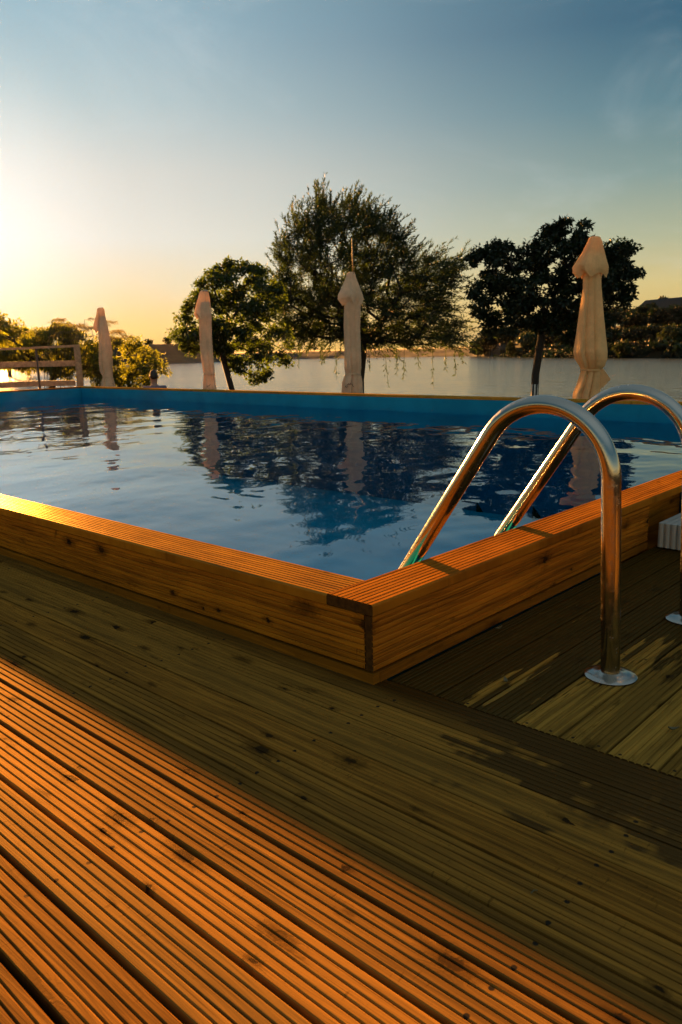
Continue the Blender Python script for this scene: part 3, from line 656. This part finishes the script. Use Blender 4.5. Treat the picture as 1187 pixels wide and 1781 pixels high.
def crown_centers(poly, n, L, thick, rg, minsep=0.0, gap=.13):
    poly = np.asarray(poly, float); lo, hi = poly.min(0), poly.max(0); P = rg.uniform(lo, hi, (n * 6, 2)); P = P[inside(poly, P)][:n * 3]
    if minsep:
        keep = []
        for q in P:
            if all((q[0] - k[0]) ** 2 + (q[1] - k[1]) ** 2 > minsep ** 2 * rg.uniform(.2, 1.3) for k in keep): keep.append(q)
            if len(keep) >= n: break
        P = np.array(keep)
    P = P[:n]; D = edge_dist(poly, P); R = D.max() + 1e-6
    ph = rg.uniform(0, 6.28, 6); gq = np.sin(P[:, 0] / 11. + ph[0] + 1.3 * np.sin(P[:, 1] / 17. + ph[1])) + np.sin(P[:, 1] / 10. + ph[2] + 1.3 * np.sin(P[:, 0] / 19. + ph[3])) + .8 * np.sin((P[:, 0] + P[:, 1]) / 7. + ph[4])
    ok = gq > np.quantile(gq, gap); P, D = P[ok], D[ok]
    dep = rg.uniform(-1, 1, len(P)) * thick * np.sqrt(np.clip(D / (R * .8), 0.02, 1))
    return np.array([at_L(q[0], q[1], L + d) for q, d in zip(P, dep)]), P
def skeleton(root_pts, centers, r0, mb, rg, wig=.06, rmin=.004):
    """pipe-model branches: every crown centre hangs on the nearest node nearer the trunk"""
    nodes = [np.array(p) for p in root_pts]; par = [-1] + list(range(len(root_pts) - 1)); d0 = [0.0]
    for i in range(1, len(nodes)): d0.append(d0[-1] + np.linalg.norm(nodes[i] - nodes[i - 1]))
    top = nodes[-1]; order = np.argsort(np.linalg.norm(centers - top, axis=1)); n0 = max(1, len(nodes) - 3); leafn = []
    for k in order:
        c = centers[k]; N = np.array(nodes[n0:]); dd = np.linalg.norm(N - c, axis=1) + .28 * np.array(d0[n0:]); up = np.maximum(0, N[:, 2] - c[2]) * .25
        b = int(np.argmin(dd + up)) + n0; prev = b; L = np.linalg.norm(c - nodes[b]); ns = max(1, int(L / .35))
        for q in range(1, ns + 1):
            p = nodes[b] + (c - nodes[b]) * q / ns + (rg.normal(0, wig, 3) * min(1, L) if q < ns else 0) + np.array([0, 0, .08 * L * math.sin(math.pi * q / ns)])
            nodes.append(p); par.append(prev); d0.append(d0[prev] + np.linalg.norm(p - nodes[prev])); prev = len(nodes) - 1
        leafn.append(prev)
    w_ = np.zeros(len(nodes))
    for k in leafn: w_[k] += 1
    for k in range(len(nodes) - 1, 0, -1): w_[par[k]] += w_[k]
    rad = r0 * (w_ / w_[0]) ** .5; rad = np.maximum(rad, rmin)
    ch = {}
    for k in range(1, len(nodes)): ch.setdefault(par[k], []).append(k)
    # chains
    starts = [(0, None)]
    stack = [(0, -1)]
    while stack:
        s, pr = stack.pop(); chain = [s] if pr < 0 else [pr, s]; cur = s
        while cur in ch:
            kids = sorted(ch[cur], key=lambda q: -w_[q]); nx_ = kids[0]
            for o_ in kids[1:]: stack.append((o_, cur))
            chain.append(nx_); cur = nx_
        if len(chain) > 1:
            rr = rad[chain].copy()
            if pr >= 0: rr[0] = rr[1]
            mb.tube(np.array([nodes[q] for q in chain]), rr, 6 if rad[chain[-2]] < .03 else 8)
    return nodes, rad
def tree(name, lab, cat, poly, L, n, nper, rad, ln, wd, trunk, r0, matl, seed, thick=1.2, droop=.2, group=None, flat=.75, paint=None, minsep=4, extra=None, dirv=None, dirmix=0.):
    rg = np.random.default_rng(seed); C3, P2 = crown_centers(poly, n, L, thick, rg, minsep)
    base = trunk[0]; root = empty(name, tuple(base), lab, cat, group)
    rads = rad * rg.uniform(.55, 1.35, len(C3)); V, F = leaf_cloud(C3, nper, rads, ln, wd, rg, flat, dirv, dirmix, droop)
    if extra is not None:
        V2, F2 = extra(rg, C3); F = np.concatenate([F, F2 + len(V)]); V = np.concatenate([V, V2])
    fast_mesh('crown', V, F, matl, root)
    mb = MB(); skeleton(trunk, C3, r0, mb, rg); tk = mb.build('trunk', M_bark, root, smooth=True)
    if paint:
        a, b, r1 = paint; mb = MB(); mb.tube([a, b], r1, 12); mb.build('lime_band', M_lime, tk if False else root, smooth=True)
    return root
def tp(px, py, L): return at_L(px, py, L)
def ground_pt(px, L):
    p_ = at_L(px, 700, L); az = math.degrees(math.atan2(-(p_[0] - CAM[0]), p_[1] - CAM[1])); return np.array([p_[0], p_[1], float(height(np.array(az), np.array(L)))])
G_BANK = 'trees growing on the near lake bank'
# small leaning broadleaf tree
L = 21.6; g0 = ground_pt(408, L)
tree('broadleaf_tree', 'small leaning broadleaf tree with yellow-rimmed leaves behind the grey-capped parasol', 'tree',
     [(302, 575), (316, 550), (330, 522), (345, 500), (362, 474), (374, 460), (402, 453), (430, 458), (455, 463), (472, 474), (488, 505), (500, 545), (498, 585), (510, 612), (503, 632), (480, 640), (464, 664), (446, 668), (422, 648), (405, 638), (385, 618), (360, 610), (346, 622), (330, 618), (320, 600), (303, 590)],
     L, 260, 90, .18, .10, .056, [g0, tp(403, 676, L), tp(396, 650, L), tp(388, 622, L), tp(392, 590, L), tp(402, 555, L)], .085, M_leaf, 11, thick=1.1, droop=.35, group=G_BANK, minsep=6.5)
# big wind-blown willow
L = 24.5; g0 = ground_pt(622, L)
def shoots(rg, C3):
    # long thin wind-blown shoots with narrow leaves along them, and hanging twigs below the crown
    Vs, Fs, n0 = [], [], 0
    f, rt = dirs(630); c0 = tp(630, 560, L)
    for c in list(C3) + list(C3[::2]):
        o = c - c0; o /= np.linalg.norm(o) + 1e-6
        d = o * .9 + rt * .25 + np.array([0, 0, .45 if c[2] > 3.0 else -.1]) + rg.normal(0, .3, 3); d /= np.linalg.norm(d)
        m_ = rg.integers(22, 40); ln_ = rg.uniform(.35, .75); t_ = np.linspace(.05, 1, m_)
        P = c + rg.normal(0, .12, 3) + d * (t_[:, None] * ln_) + (rt * .16 + np.array([0, 0, -.10])) * (t_[:, None] ** 2) * ln_
        Q = d + rg.normal(0, .45, (m_, 3)); Q /= np.linalg.norm(Q, axis=1)[:, None]; s = np.cross(Q, rg.normal(0, 1, (m_, 3))); s /= np.linalg.norm(s, axis=1)[:, None]
        l_ = rg.uniform(.09, .14, (m_, 1)); w_ = .027
        V = np.stack([P, P + Q * l_ * .5 + s * w_ * .5, P + Q * l_, P + Q * l_ * .5 - s * w_ * .5], 1).reshape(-1, 3); i = np.arange(m_) * 4 + n0
        Vs.append(V); Fs.append(np.stack([np.stack([i, i + 1, i + 2], 1), np.stack([i, i + 2, i + 3], 1)], 1).reshape(-1, 3)); n0 += len(V)
    for px, py0, py1 in [(640, 610, 640), (668, 612, 668), (690, 615, 648), (704, 612, 655), (726, 612, 640), (752, 612, 672), (775, 612, 640), (790, 610, 650), (800, 610, 632), (582, 600, 655), (560, 596, 625)]:
        a = tp(px, py0, L + rg.uniform(-1, 1)); b = a + np.array([0, 0, -(py1 - py0) / 57.]) + rt * rg.uniform(-.05, .12); m_ = 26; t_ = rg.uniform(0, 1, m_)
        P = a + (b - a) * t_[:, None] + rg.normal(0, .025, (m_, 3)); Q = np.array([0, 0, -1.]) + rg.normal(0, .5, (m_, 3)); s = np.cross(Q, rg.normal(0, 1, (m_, 3))); s /= np.linalg.norm(s, axis=1)[:, None]
        l_ = .09; w_ = .028; V = np.stack([P, P + Q * l_ * .5 + s * w_ * .5, P + Q * l_, P + Q * l_ * .5 - s * w_ * .5], 1).reshape(-1, 3); i = np.arange(m_) * 4 + n0
        Vs.append(V); Fs.append(np.stack([np.stack([i, i + 1, i + 2], 1), np.stack([i, i + 2, i + 3], 1)], 1).reshape(-1, 3)); n0 += len(V)
        a = a + np.array([0, 0, .35]); V = np.array([a, b, b + rt * .010, a + rt * .014]); Vs.append(V); Fs.append(np.array([[n0, n0 + 1, n0 + 2], [n0, n0 + 2, n0 + 3]])); n0 += 4
    return np.concatenate(Vs), np.concatenate(Fs)
tree('willow_tree', 'largest tree, a wind-blown willow with feathery shoots between the two broadleaf trees', 'tree',
     [(478, 436), (492, 412), (514, 406), (512, 368), (528, 386), (540, 354), (554, 344), (576, 356), (592, 342), (620, 350), (646, 364), (676, 364), (688, 388), (702, 414), (716, 440), (735, 452), (762, 440), (800, 450), (812, 452), (800, 476), (780, 500), (776, 528), (806, 562), (816, 584), (800, 596), (784, 600), (740, 604), (700, 598), (650, 602), (600, 596), (565, 588), (540, 590), (512, 588), (490, 566), (478, 530), (478, 500), (490, 466)],
     L, 840, 84, .21, .115, .030, [g0, tp(622, 660, L), tp(626, 620, L), tp(628, 590, L), tp(632, 560, L)], .21, M_willow, 12, thick=2.2, droop=.0, group=G_BANK, minsep=6, extra=shoots)
# dark broadleaf tree on the right with painted trunk base
L = 18.5; g0 = ground_pt(930, L)
tree('broadleaf_tree', 'dark broadleaf tree with a whitewashed trunk base, left of the largest parasol', 'tree',
     [(820, 445), (845, 428), (868, 420), (895, 428), (910, 434), (925, 418), (940, 398), (960, 392), (985, 382), (1005, 388), (1020, 386), (1024, 402), (1020, 414), (1050, 428), (1075, 422), (1098, 430), (1102, 452), (1120, 462), (1118, 474), (1100, 487), (1096, 518), (1082, 535), (1060, 560), (1048, 588), (1028, 596), (1000, 596), (962, 588), (930, 566), (902, 576), (872, 586), (852, 576), (838, 558), (824, 530), (822, 502), (832, 482), (822, 462)],
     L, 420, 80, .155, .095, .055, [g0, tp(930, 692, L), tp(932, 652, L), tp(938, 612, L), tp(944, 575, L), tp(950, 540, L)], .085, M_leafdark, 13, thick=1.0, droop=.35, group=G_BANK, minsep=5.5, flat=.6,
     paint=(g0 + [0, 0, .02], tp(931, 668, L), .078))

# left bank: weeping willow bush, round bush, reeds
L = 27.0
tree('willow_bush', 'weeping willow bush drooping over the lake behind the rail fence', 'bush',
     [(-60, 566), (0, 578), (40, 586), (70, 568), (100, 560), (130, 570), (150, 582), (165, 600), (170, 640), (160, 655), (140, 650), (120, 655), (100, 650), (60, 642), (20, 636), (-60, 636)],
     L, 240, 110, .20, .13, .032, [ground_pt(90, L), tp(92, 660, L), tp(95, 630, L), tp(95, 610, L)], .12, M_gold, 21, thick=1.6, droop=1.3, minsep=5)
L = 25.6
tree('leafy_bush', 'leafy round bush behind the seated person and the leftmost parasol', 'bush',
     [(160, 600), (190, 592), (210, 586), (235, 592), (258, 602), (272, 614), (288, 622), (292, 648), (284, 668), (240, 682), (200, 682), (165, 682)],
     L, 130, 90, .19, .10, .045, [ground_pt(225, L), tp(225, 690, L), tp(224, 660, L), tp(224, 640, L)], .07, M_gold, 22, thick=1.2, droop=.3, minsep=5)
rgq = np.random.default_rng(31)
rd = empty('reed_clump', tuple(ground_pt(120, 25.5)), 'tall reeds with arching feathery plumes above the willow bush', 'reeds')
mb = MB(); mp = MB()
for k in range(46):
    px = rgq.uniform(70, 200); top = rgq.uniform(552, 592) if px < 170 else rgq.uniform(575, 600); L = 25.5 + rgq.uniform(-1, 1); a = ground_pt(px, L); b = tp(px, top, L); f, rt = dirs(px)
    cv = [a + (b - a) * s + rt * (.30 * max(0, s - .6) ** 1.5 * 2 * rgq.uniform(.4, 1.2)) for s in np.linspace(0, 1, 10)]
    mb.tube(cv, .007, 4); tip = cv[-1]
    ln_ = rgq.uniform(.25, .42); pl = [tip + rt * (ln_ * s) + np.array([0, 0, .10 * s - .30 * ln_ * s * s]) for s in np.linspace(0, 1, 6)]
    n_ = 46; t_ = rgq.uniform(0, 1, n_); P = np.array([tip + rt * (ln_ * s) + np.array([0, 0, .10 * s - .30 * ln_ * s * s]) for s in t_]); Q = rt + rgq.normal(0, .5, (n_, 3)); Q[:, 2] -= .4
    s_ = np.cross(Q, rgq.normal(0, 1, (n_, 3))); s_ /= np.linalg.norm(s_, axis=1)[:, None]
    for i_ in range(n_): mp.add([P[i_], P[i_] + Q[i_] * .05 + s_[i_] * .006, P[i_] + Q[i_] * .09, P[i_] + Q[i_] * .05 - s_[i_] * .006], [(0, 1, 2, 3)])
mb.build('stems', M_reed, rd); mp.build('plumes', M_plume, rd)

# far trees -----------------------------------------------------------
def far_tree(name, lab, cat, px, ytop, wpx, L, seed, matl, z0=None, group='trees on the far bank', n=44, nper=46, shape=1.0, weep=0.0, rel=.46):
    rg = np.random.default_rng(seed); b = ground_pt(px, L)
    if z0 is not None: b[2] = z0
    top = tp(px, ytop, L)[2]; sc = L / FPX * 1.02; W = wpx * sc / 2; H = top - b[2]; root = empty(name, tuple(b), lab, cat, group)
    u = rg.normal(0, 1, (n, 3)); u /= np.linalg.norm(u, axis=1)[:, None]; u *= rg.uniform(.35, 1, (n, 1)); lo = .12 if weep else .28
    C3 = b + np.stack([u[:, 0] * W * .85, u[:, 1] * W * .85, H * (lo + (1 - lo) * .5) + u[:, 2] * H * (1 - lo) * .44], 1)
    V, F = leaf_cloud(C3, nper, np.full(n, W * rel * .8) * rg.uniform(.6, 1.2, n), .62 * max(.6, min(1.3, L / 150)), .36, rg, .8, None, 0, .3 + weep)
    fast_mesh('crown', V, F, matl, root)
    mb = MB(); mb.tube([b - [0, 0, .3], b + [0, 0, H * .35], b + [W * .1, 0, H * .7]], [H * .035, H * .028, H * .01], 6)
    for q in range(4):
        e = C3[q]; mb.tube([b + [0, 0, H * .35], (b + [0, 0, H * .4] + e) / 2, e], [H * .016, H * .012, H * .006], 5)
    mb.build('trunk', M_bark, root); return root
seed = 100
# back rows on the right bank (px, ytop, width, L)
rows = [(835, 592, 36, 186), (852, 570, 46, 182), (880, 566, 44, 176), (905, 560, 40, 186), (930, 552, 50, 178), (958, 556, 46, 172), (985, 548, 50, 180), (1012, 545, 52, 172), (1040, 540, 50, 180), (1062, 535, 50, 186), (1082, 538, 48, 176), (1100, 545, 46, 165),
        (1070, 575, 40, 142), (1095, 572, 42, 140), (1118, 568, 44, 146), (1142, 570, 40, 150), (1128, 550, 40, 168), (1152, 552, 44, 166), (1178, 545, 46, 172), (1143, 516, 18, 200), (1180, 520, 26, 200), (1112, 533, 34, 172), (1165, 534, 34, 170), (1140, 538, 34, 166), (1090, 534, 34, 178), (1128, 527, 26, 176), (1190, 526, 34, 168), (1200, 540, 46, 170), (1225, 530, 50, 175), (1250, 540, 50, 160), (1040, 572, 44, 145), (1010, 575, 40, 150), (985, 580, 36, 150), (960, 580, 34, 155)]
for k, (px, yt, wd_, L) in enumerate(rows):
    lb = 'dark far-bank tree seen below the crown of the right broadleaf tree' if px < 1000 else ('dark far-bank tree hidden partly behind the largest parasol' if px < 1065 else ('dark tree on the skyline of the wooded hill at the right edge' if L > 161 else 'dark rounded tree low on the wooded slope right of the largest parasol'))
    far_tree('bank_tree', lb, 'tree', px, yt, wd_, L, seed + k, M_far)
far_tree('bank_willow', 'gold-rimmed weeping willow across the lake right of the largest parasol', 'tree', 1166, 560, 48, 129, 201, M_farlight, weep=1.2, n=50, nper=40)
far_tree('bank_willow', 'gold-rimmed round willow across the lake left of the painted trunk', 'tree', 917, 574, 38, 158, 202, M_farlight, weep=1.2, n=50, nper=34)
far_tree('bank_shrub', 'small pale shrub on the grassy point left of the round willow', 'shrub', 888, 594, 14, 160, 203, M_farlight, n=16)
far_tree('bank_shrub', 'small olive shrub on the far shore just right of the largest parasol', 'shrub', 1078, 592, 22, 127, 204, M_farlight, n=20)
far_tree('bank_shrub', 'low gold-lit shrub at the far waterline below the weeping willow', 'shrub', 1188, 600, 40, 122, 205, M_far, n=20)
for k, (px, yt, wd_, lb) in enumerate([(266, 592, 14, 'distant shrub on the embankment crest directly above the seated person'), (300, 588, 14, 'distant shrub on the embankment crest midway between person and grey-capped parasol'), (328, 592, 12, 'distant shrub on the embankment crest just left of the grey-capped parasol'), (505, 604, 30, 'low distant shrub on the far shore between small leaning tree and big willow'), (545, 602, 46, 'broad distant shrub on the far shore seen under the big willow')]):
    far_tree('embankment_shrub', lb, 'shrub', px, yt, wd_, 210, 230 + k, M_farlight, z0=float(bank_top(52 if px > 335 else 56)) - .1, group='shrubs along the embankment', n=10, nper=20)
for k, (px, yt, wd_, L, lb) in enumerate([(-30, 548, 70, 110, 'hazy gold tree cut by the left picture edge above the fence'), (22, 541, 62, 112, 'tallest hazy gold tree above the fence at the far left'), (55, 566, 40, 118, 'lower hazy tree between the tallest far-left tree and the reed plumes')]):
    far_tree('lakeside_tree', lb, 'tree', px, yt, wd_, L, 260 + k, M_gold, z0=LZ - .1, group='hazy trees at the far left', n=60, nper=30)
rgh = np.random.default_rng(41); cc = []
for px in np.arange(862, 1215, 3.2):
    L = float(np.interp(px, [862, 930, 1000, 1080, 1200], [166, 149, 137, 129, 121])); b = ground_pt(px, L + rgh.uniform(-2, 5)); cc.append(b + [0, 0, rgh.uniform(.1, .75 + .5 * math.sin(px / 13.) ** 2)])
V, F = leaf_cloud(np.array(cc), 60, np.full(len(cc), .8), .5, .3, rgh, .7)
tag(fast_mesh('waterside_scrub', V, F, M_far), 'low dark scrub along the far waterline', kind='stuff')
# house on the hill
hb = ground_pt(1135, 182); hz = tp(1135, 545, 182)[2] - 1.7
hs = empty('hill_house', (hb[0], hb[1], hz), 'dark low-roofed house among trees on top of the hill at the right', 'house')
f, rt = dirs(1135); up = np.array([0, 0, 1.0]); O = np.array([hb[0], hb[1], hz])
def hbox(mb, r0, r1, d0, d1, z0, z1):
    vs = [O + rt * r + f * d + up * z for z in (z0, z1) for r, d in ((r0, d0), (r1, d0), (r1, d1), (r0, d1))]
    mb.add(vs, [(0, 3, 2, 1), (4, 5, 6, 7), (0, 1, 5, 4), (1, 2, 6, 5), (2, 3, 7, 6), (3, 0, 4, 7)])
M_hwall = simple('house_wall', (.022, .020, .014), .9); M_roof = simple('house_roof', (.012, .008, .006), .9, noise=.3, scale=2); M_glass = simple('dark_glass', (.05, .06, .07), .15)
mb = MB(); hbox(mb, -3.4, 6.0, 0, 7, -3, 3.0); mb.build('wall', M_hwall, hs)
mb = MB(); P_ = [(-4.4, -.8, 2.6), (7, -.8, 2.9), (7, 7.8, 2.9), (-4.4, 7.8, 2.6), (-2.4, 3.5, 4.6), (5.4, 3.5, 5.0)]
vs = [O + rt * a + f * b_ + up * c_ for a, b_, c_ in P_]; mb.add(vs, [(0, 1, 5, 4), (1, 2, 5), (2, 3, 4, 5), (3, 0, 4), (0, 3, 2, 1)]); mb.build('roof', M_roof, hs)
for r in (-3.2, -.6, 2.2, 4.6):
    mb = MB(); hbox(mb, r, r + 1.2, -.05, -.002, .8, 2.1); mb.build('window', M_glass, hs)

# ------------------------------------------------------------------ person
def skin_obj(name, chains, mat_, parent, root_at=None, sub=2):
    """chains: list of [(pos, radius), ...]; a chain whose first point equals an existing vertex joins there"""
    vs, es, rs_ = [], [], []
    def find(p):
        for i_, q in enumerate(vs):
            if (Vector(q) - Vector(p)).length < 1e-5: return i_
        return -1
    for ch in chains:
        prev = -1
        for p, r in ch:
            i_ = find(p)
            if i_ < 0: vs.append(tuple(p)); rs_.append(r); i_ = len(vs) - 1
            if prev >= 0: es.append((prev, i_))
            prev = i_
    me = bpy.data.meshes.new(name); me.from_pydata(vs, es, []); me.materials.append(mat_)
    o = bpy.data.objects.new(name, me); COL.objects.link(o); o.parent = parent
    md = o.modifiers.new('skin', 'SKIN'); md.use_smooth_shade = True
    for i_, r in enumerate(rs_): me.skin_vertices[0].data[i_].radius = (r, r) if not isinstance(r, tuple) else r; me.skin_vertices[0].data[i_].use_root = (i_ == 0)
    m2 = o.modifiers.new('sub', 'SUBSURF'); m2.levels = sub; m2.render_levels = sub
    return o
pc = at_L(268, 660, 15.6); f, rt = dirs(268)
per = empty('person', (pc[0], pc[1], GZ), 'person with short dark hair in a pale shirt sitting beyond the pool facing the lake', 'person')
per.rotation_euler = (0, 0, math.atan2(f[1], f[0]) - math.pi / 2)       # local +Y = looking away from the camera
M_skinp = simple('skin', (.22, .12, .08), .6); M_shirt = simple('shirt_cloth', (.10, .09, .12), .9, noise=.1, scale=12); M_hair = simple('dark_hair', (.012, .008, .005), .7, noise=.4, scale=60); M_shorts = simple('shorts_cloth', (.05, .06, .09), .9)
def arm(s):
    return [((0, -.03, .56), .10), ((s * .17, -.03, .575), .062), ((s * .25, .03, .42), .047), ((s * .25, .20, .30), .036), ((s * .22, .32, .33), .026), ((s * .215, .37, .335), (.030, .016))]
def leg(s):
    return [((0, 0, .12), .13), ((s * .10, .04, .12), .085), ((s * .17, .24, .24), .070), ((s * .20, .44, .38), .052), ((s * .19, .50, .22), .048), ((s * .18, .55, .07), .034), ((s * .18, .60, .035), .033), ((s * .18, .70, .025), .026)]
chains = [[((0, 0, .12), .13), ((0, -.02, .30), .115), ((0, -.03, .45), .13), ((0, -.03, .56), .10), ((0, -.015, .655), .056), ((0, .0, .70), .052), ((0, .012, .76), .075), ((0, .010, .83), .083), ((0, .0, .885), .066)],
          arm(1), arm(-1), leg(1), leg(-1), [((0, .012, .76), .075), ((0, .085, .735), .030)], [((0, .010, .83), .083), ((0, .105, .80), .014)]]
for s in (1, -1):
    w_ = (s * .215, .37, .335)
    for k, l_ in enumerate((.062, .072, .068, .052)):
        x_ = s * (.190 + .017 * k); chains.append([(w_, (.030, .016)), ((x_, .415, .340), .0095), ((x_, .415 + l_ * .5, .333), .0085), ((x_, .415 + l_, .315), .0075)])
    chains.append([(w_, (.030, .016)), ((s * .175, .392, .325), .011), ((s * .165, .425, .315), .009)])
    chains.append([((0, .010, .83), .083), ((s * .084, -.005, .805), .016)])
body = skin_obj('body', chains, M_skinp, per)
shirt = skin_obj('shirt', [[((0, -.005, .10), .145), ((0, -.02, .30), .135), ((0, -.03, .45), .150), ((0, -.03, .565), .118), ((0, -.022, .635), .072)],
    [((0, -.03, .565), .118), ((.175, -.03, .582), .080), ((.245, .02, .44), .066)], [((0, -.03, .565), .118), ((-.175, -.03, .582), .080), ((-.245, .02, .44), .066)]], M_shirt, per)
shorts = skin_obj('shorts', [[((0, .0, .115), .15), ((.10, .05, .125), .10), ((.17, .25, .245), .088), ((.19, .34, .305), .078)], [((0, .0, .115), .15), ((-.10, .05, .125), .10), ((-.17, .25, .245), .088), ((-.19, .34, .305), .078)]], M_shorts, per)
hair = skin_obj('hair', [[((0, -.045, .755), .055), ((0, -.028, .83), .080), ((0, -.012, .895), .072), ((0, .045, .905), .050)]], M_hair, per)

# ------------------------------------------------------------------ fallen leaves and a twig
M_dry = leafmat('fallen_leaf', (.10, .09, .05), (.16, .13, .06), (.2, .16, .05), .3)
def fallen(name, lab, px, py, ang, ln_, wd_, z=.001, cat='leaf'):
    p_ = at_z(px, py, z); mb = MB(); n = 8; vs = []
    for k in range(n + 1):
        s = k / n; ww = wd_ * math.sin(math.pi * min(1, s * 1.02)) ** .8; x = (s - .5) * ln_
        for q in (-1, 0, 1):
            lx, ly = x, q * ww; hz_ = .003 + .010 * (s - .4) ** 2 * 4 * .5 + abs(q) * .004
            vs.append((p_[0] + lx * math.cos(ang) - ly * math.sin(ang), p_[1] + lx * math.sin(ang) + ly * math.cos(ang), z + hz_))
    f_ = []
    for k in range(n):
        for q in (0, 1): f_.append((k * 3 + q, k * 3 + q + 1, (k + 1) * 3 + q + 1, (k + 1) * 3 + q))
    mb.add(vs, f_); o = mb.build(name, M_dry, smooth=True); tag(o, lab, cat); return o
fallen('fallen_leaf', 'curled dry leaf on the wet deck between pool corner and handrail foot', 880, 1188, 2.4, .020, .005)
fallen('fallen_leaf', 'small leaf on the damp deck right of the handrail foot', 1172, 1272, .4, .022, .005)
fallen('fallen_leaf', 'tiny leaf on the dark wet deck near the side skirt board', 868, 1096, 1.0, .022, .005)
mb = MB(); a = at_z(924, 1554, .003); b = at_z(935, 1549, .004); mb.tube([a, (a + b) / 2 + [0, 0, .003], b], .0011, 6)
tag(mb.build('twig', M_plume), 'short pale twig lying across a deck board in the shade', 'twig')

# ------------------------------------------------------------------ haze
hm = bpy.data.materials.new('haze_air'); hm.use_nodes = True; t = NT(hm.node_tree); t.n.remove(t.n['Principled BSDF'])
pv = t.new('ShaderNodeVolumePrincipled'); pv.inputs['Color'].default_value = (1, .95, .88, 1); pv.inputs['Density'].default_value = .000012; pv.inputs['Anisotropy'].default_value = .78
t.l.new(pv.outputs[0], t.n['Material Output'].inputs['Volume'])
mb = MB(); mb.box((CAM[0] - 402, CAM[1] - 402, -4.2), (CAM[0] + 402, CAM[1] + 402, 15)); hz = mb.build('haze', hm); tag(hz, 'warm evening haze over the lake', kind='stuff')
bpy.context.view_layer.update()
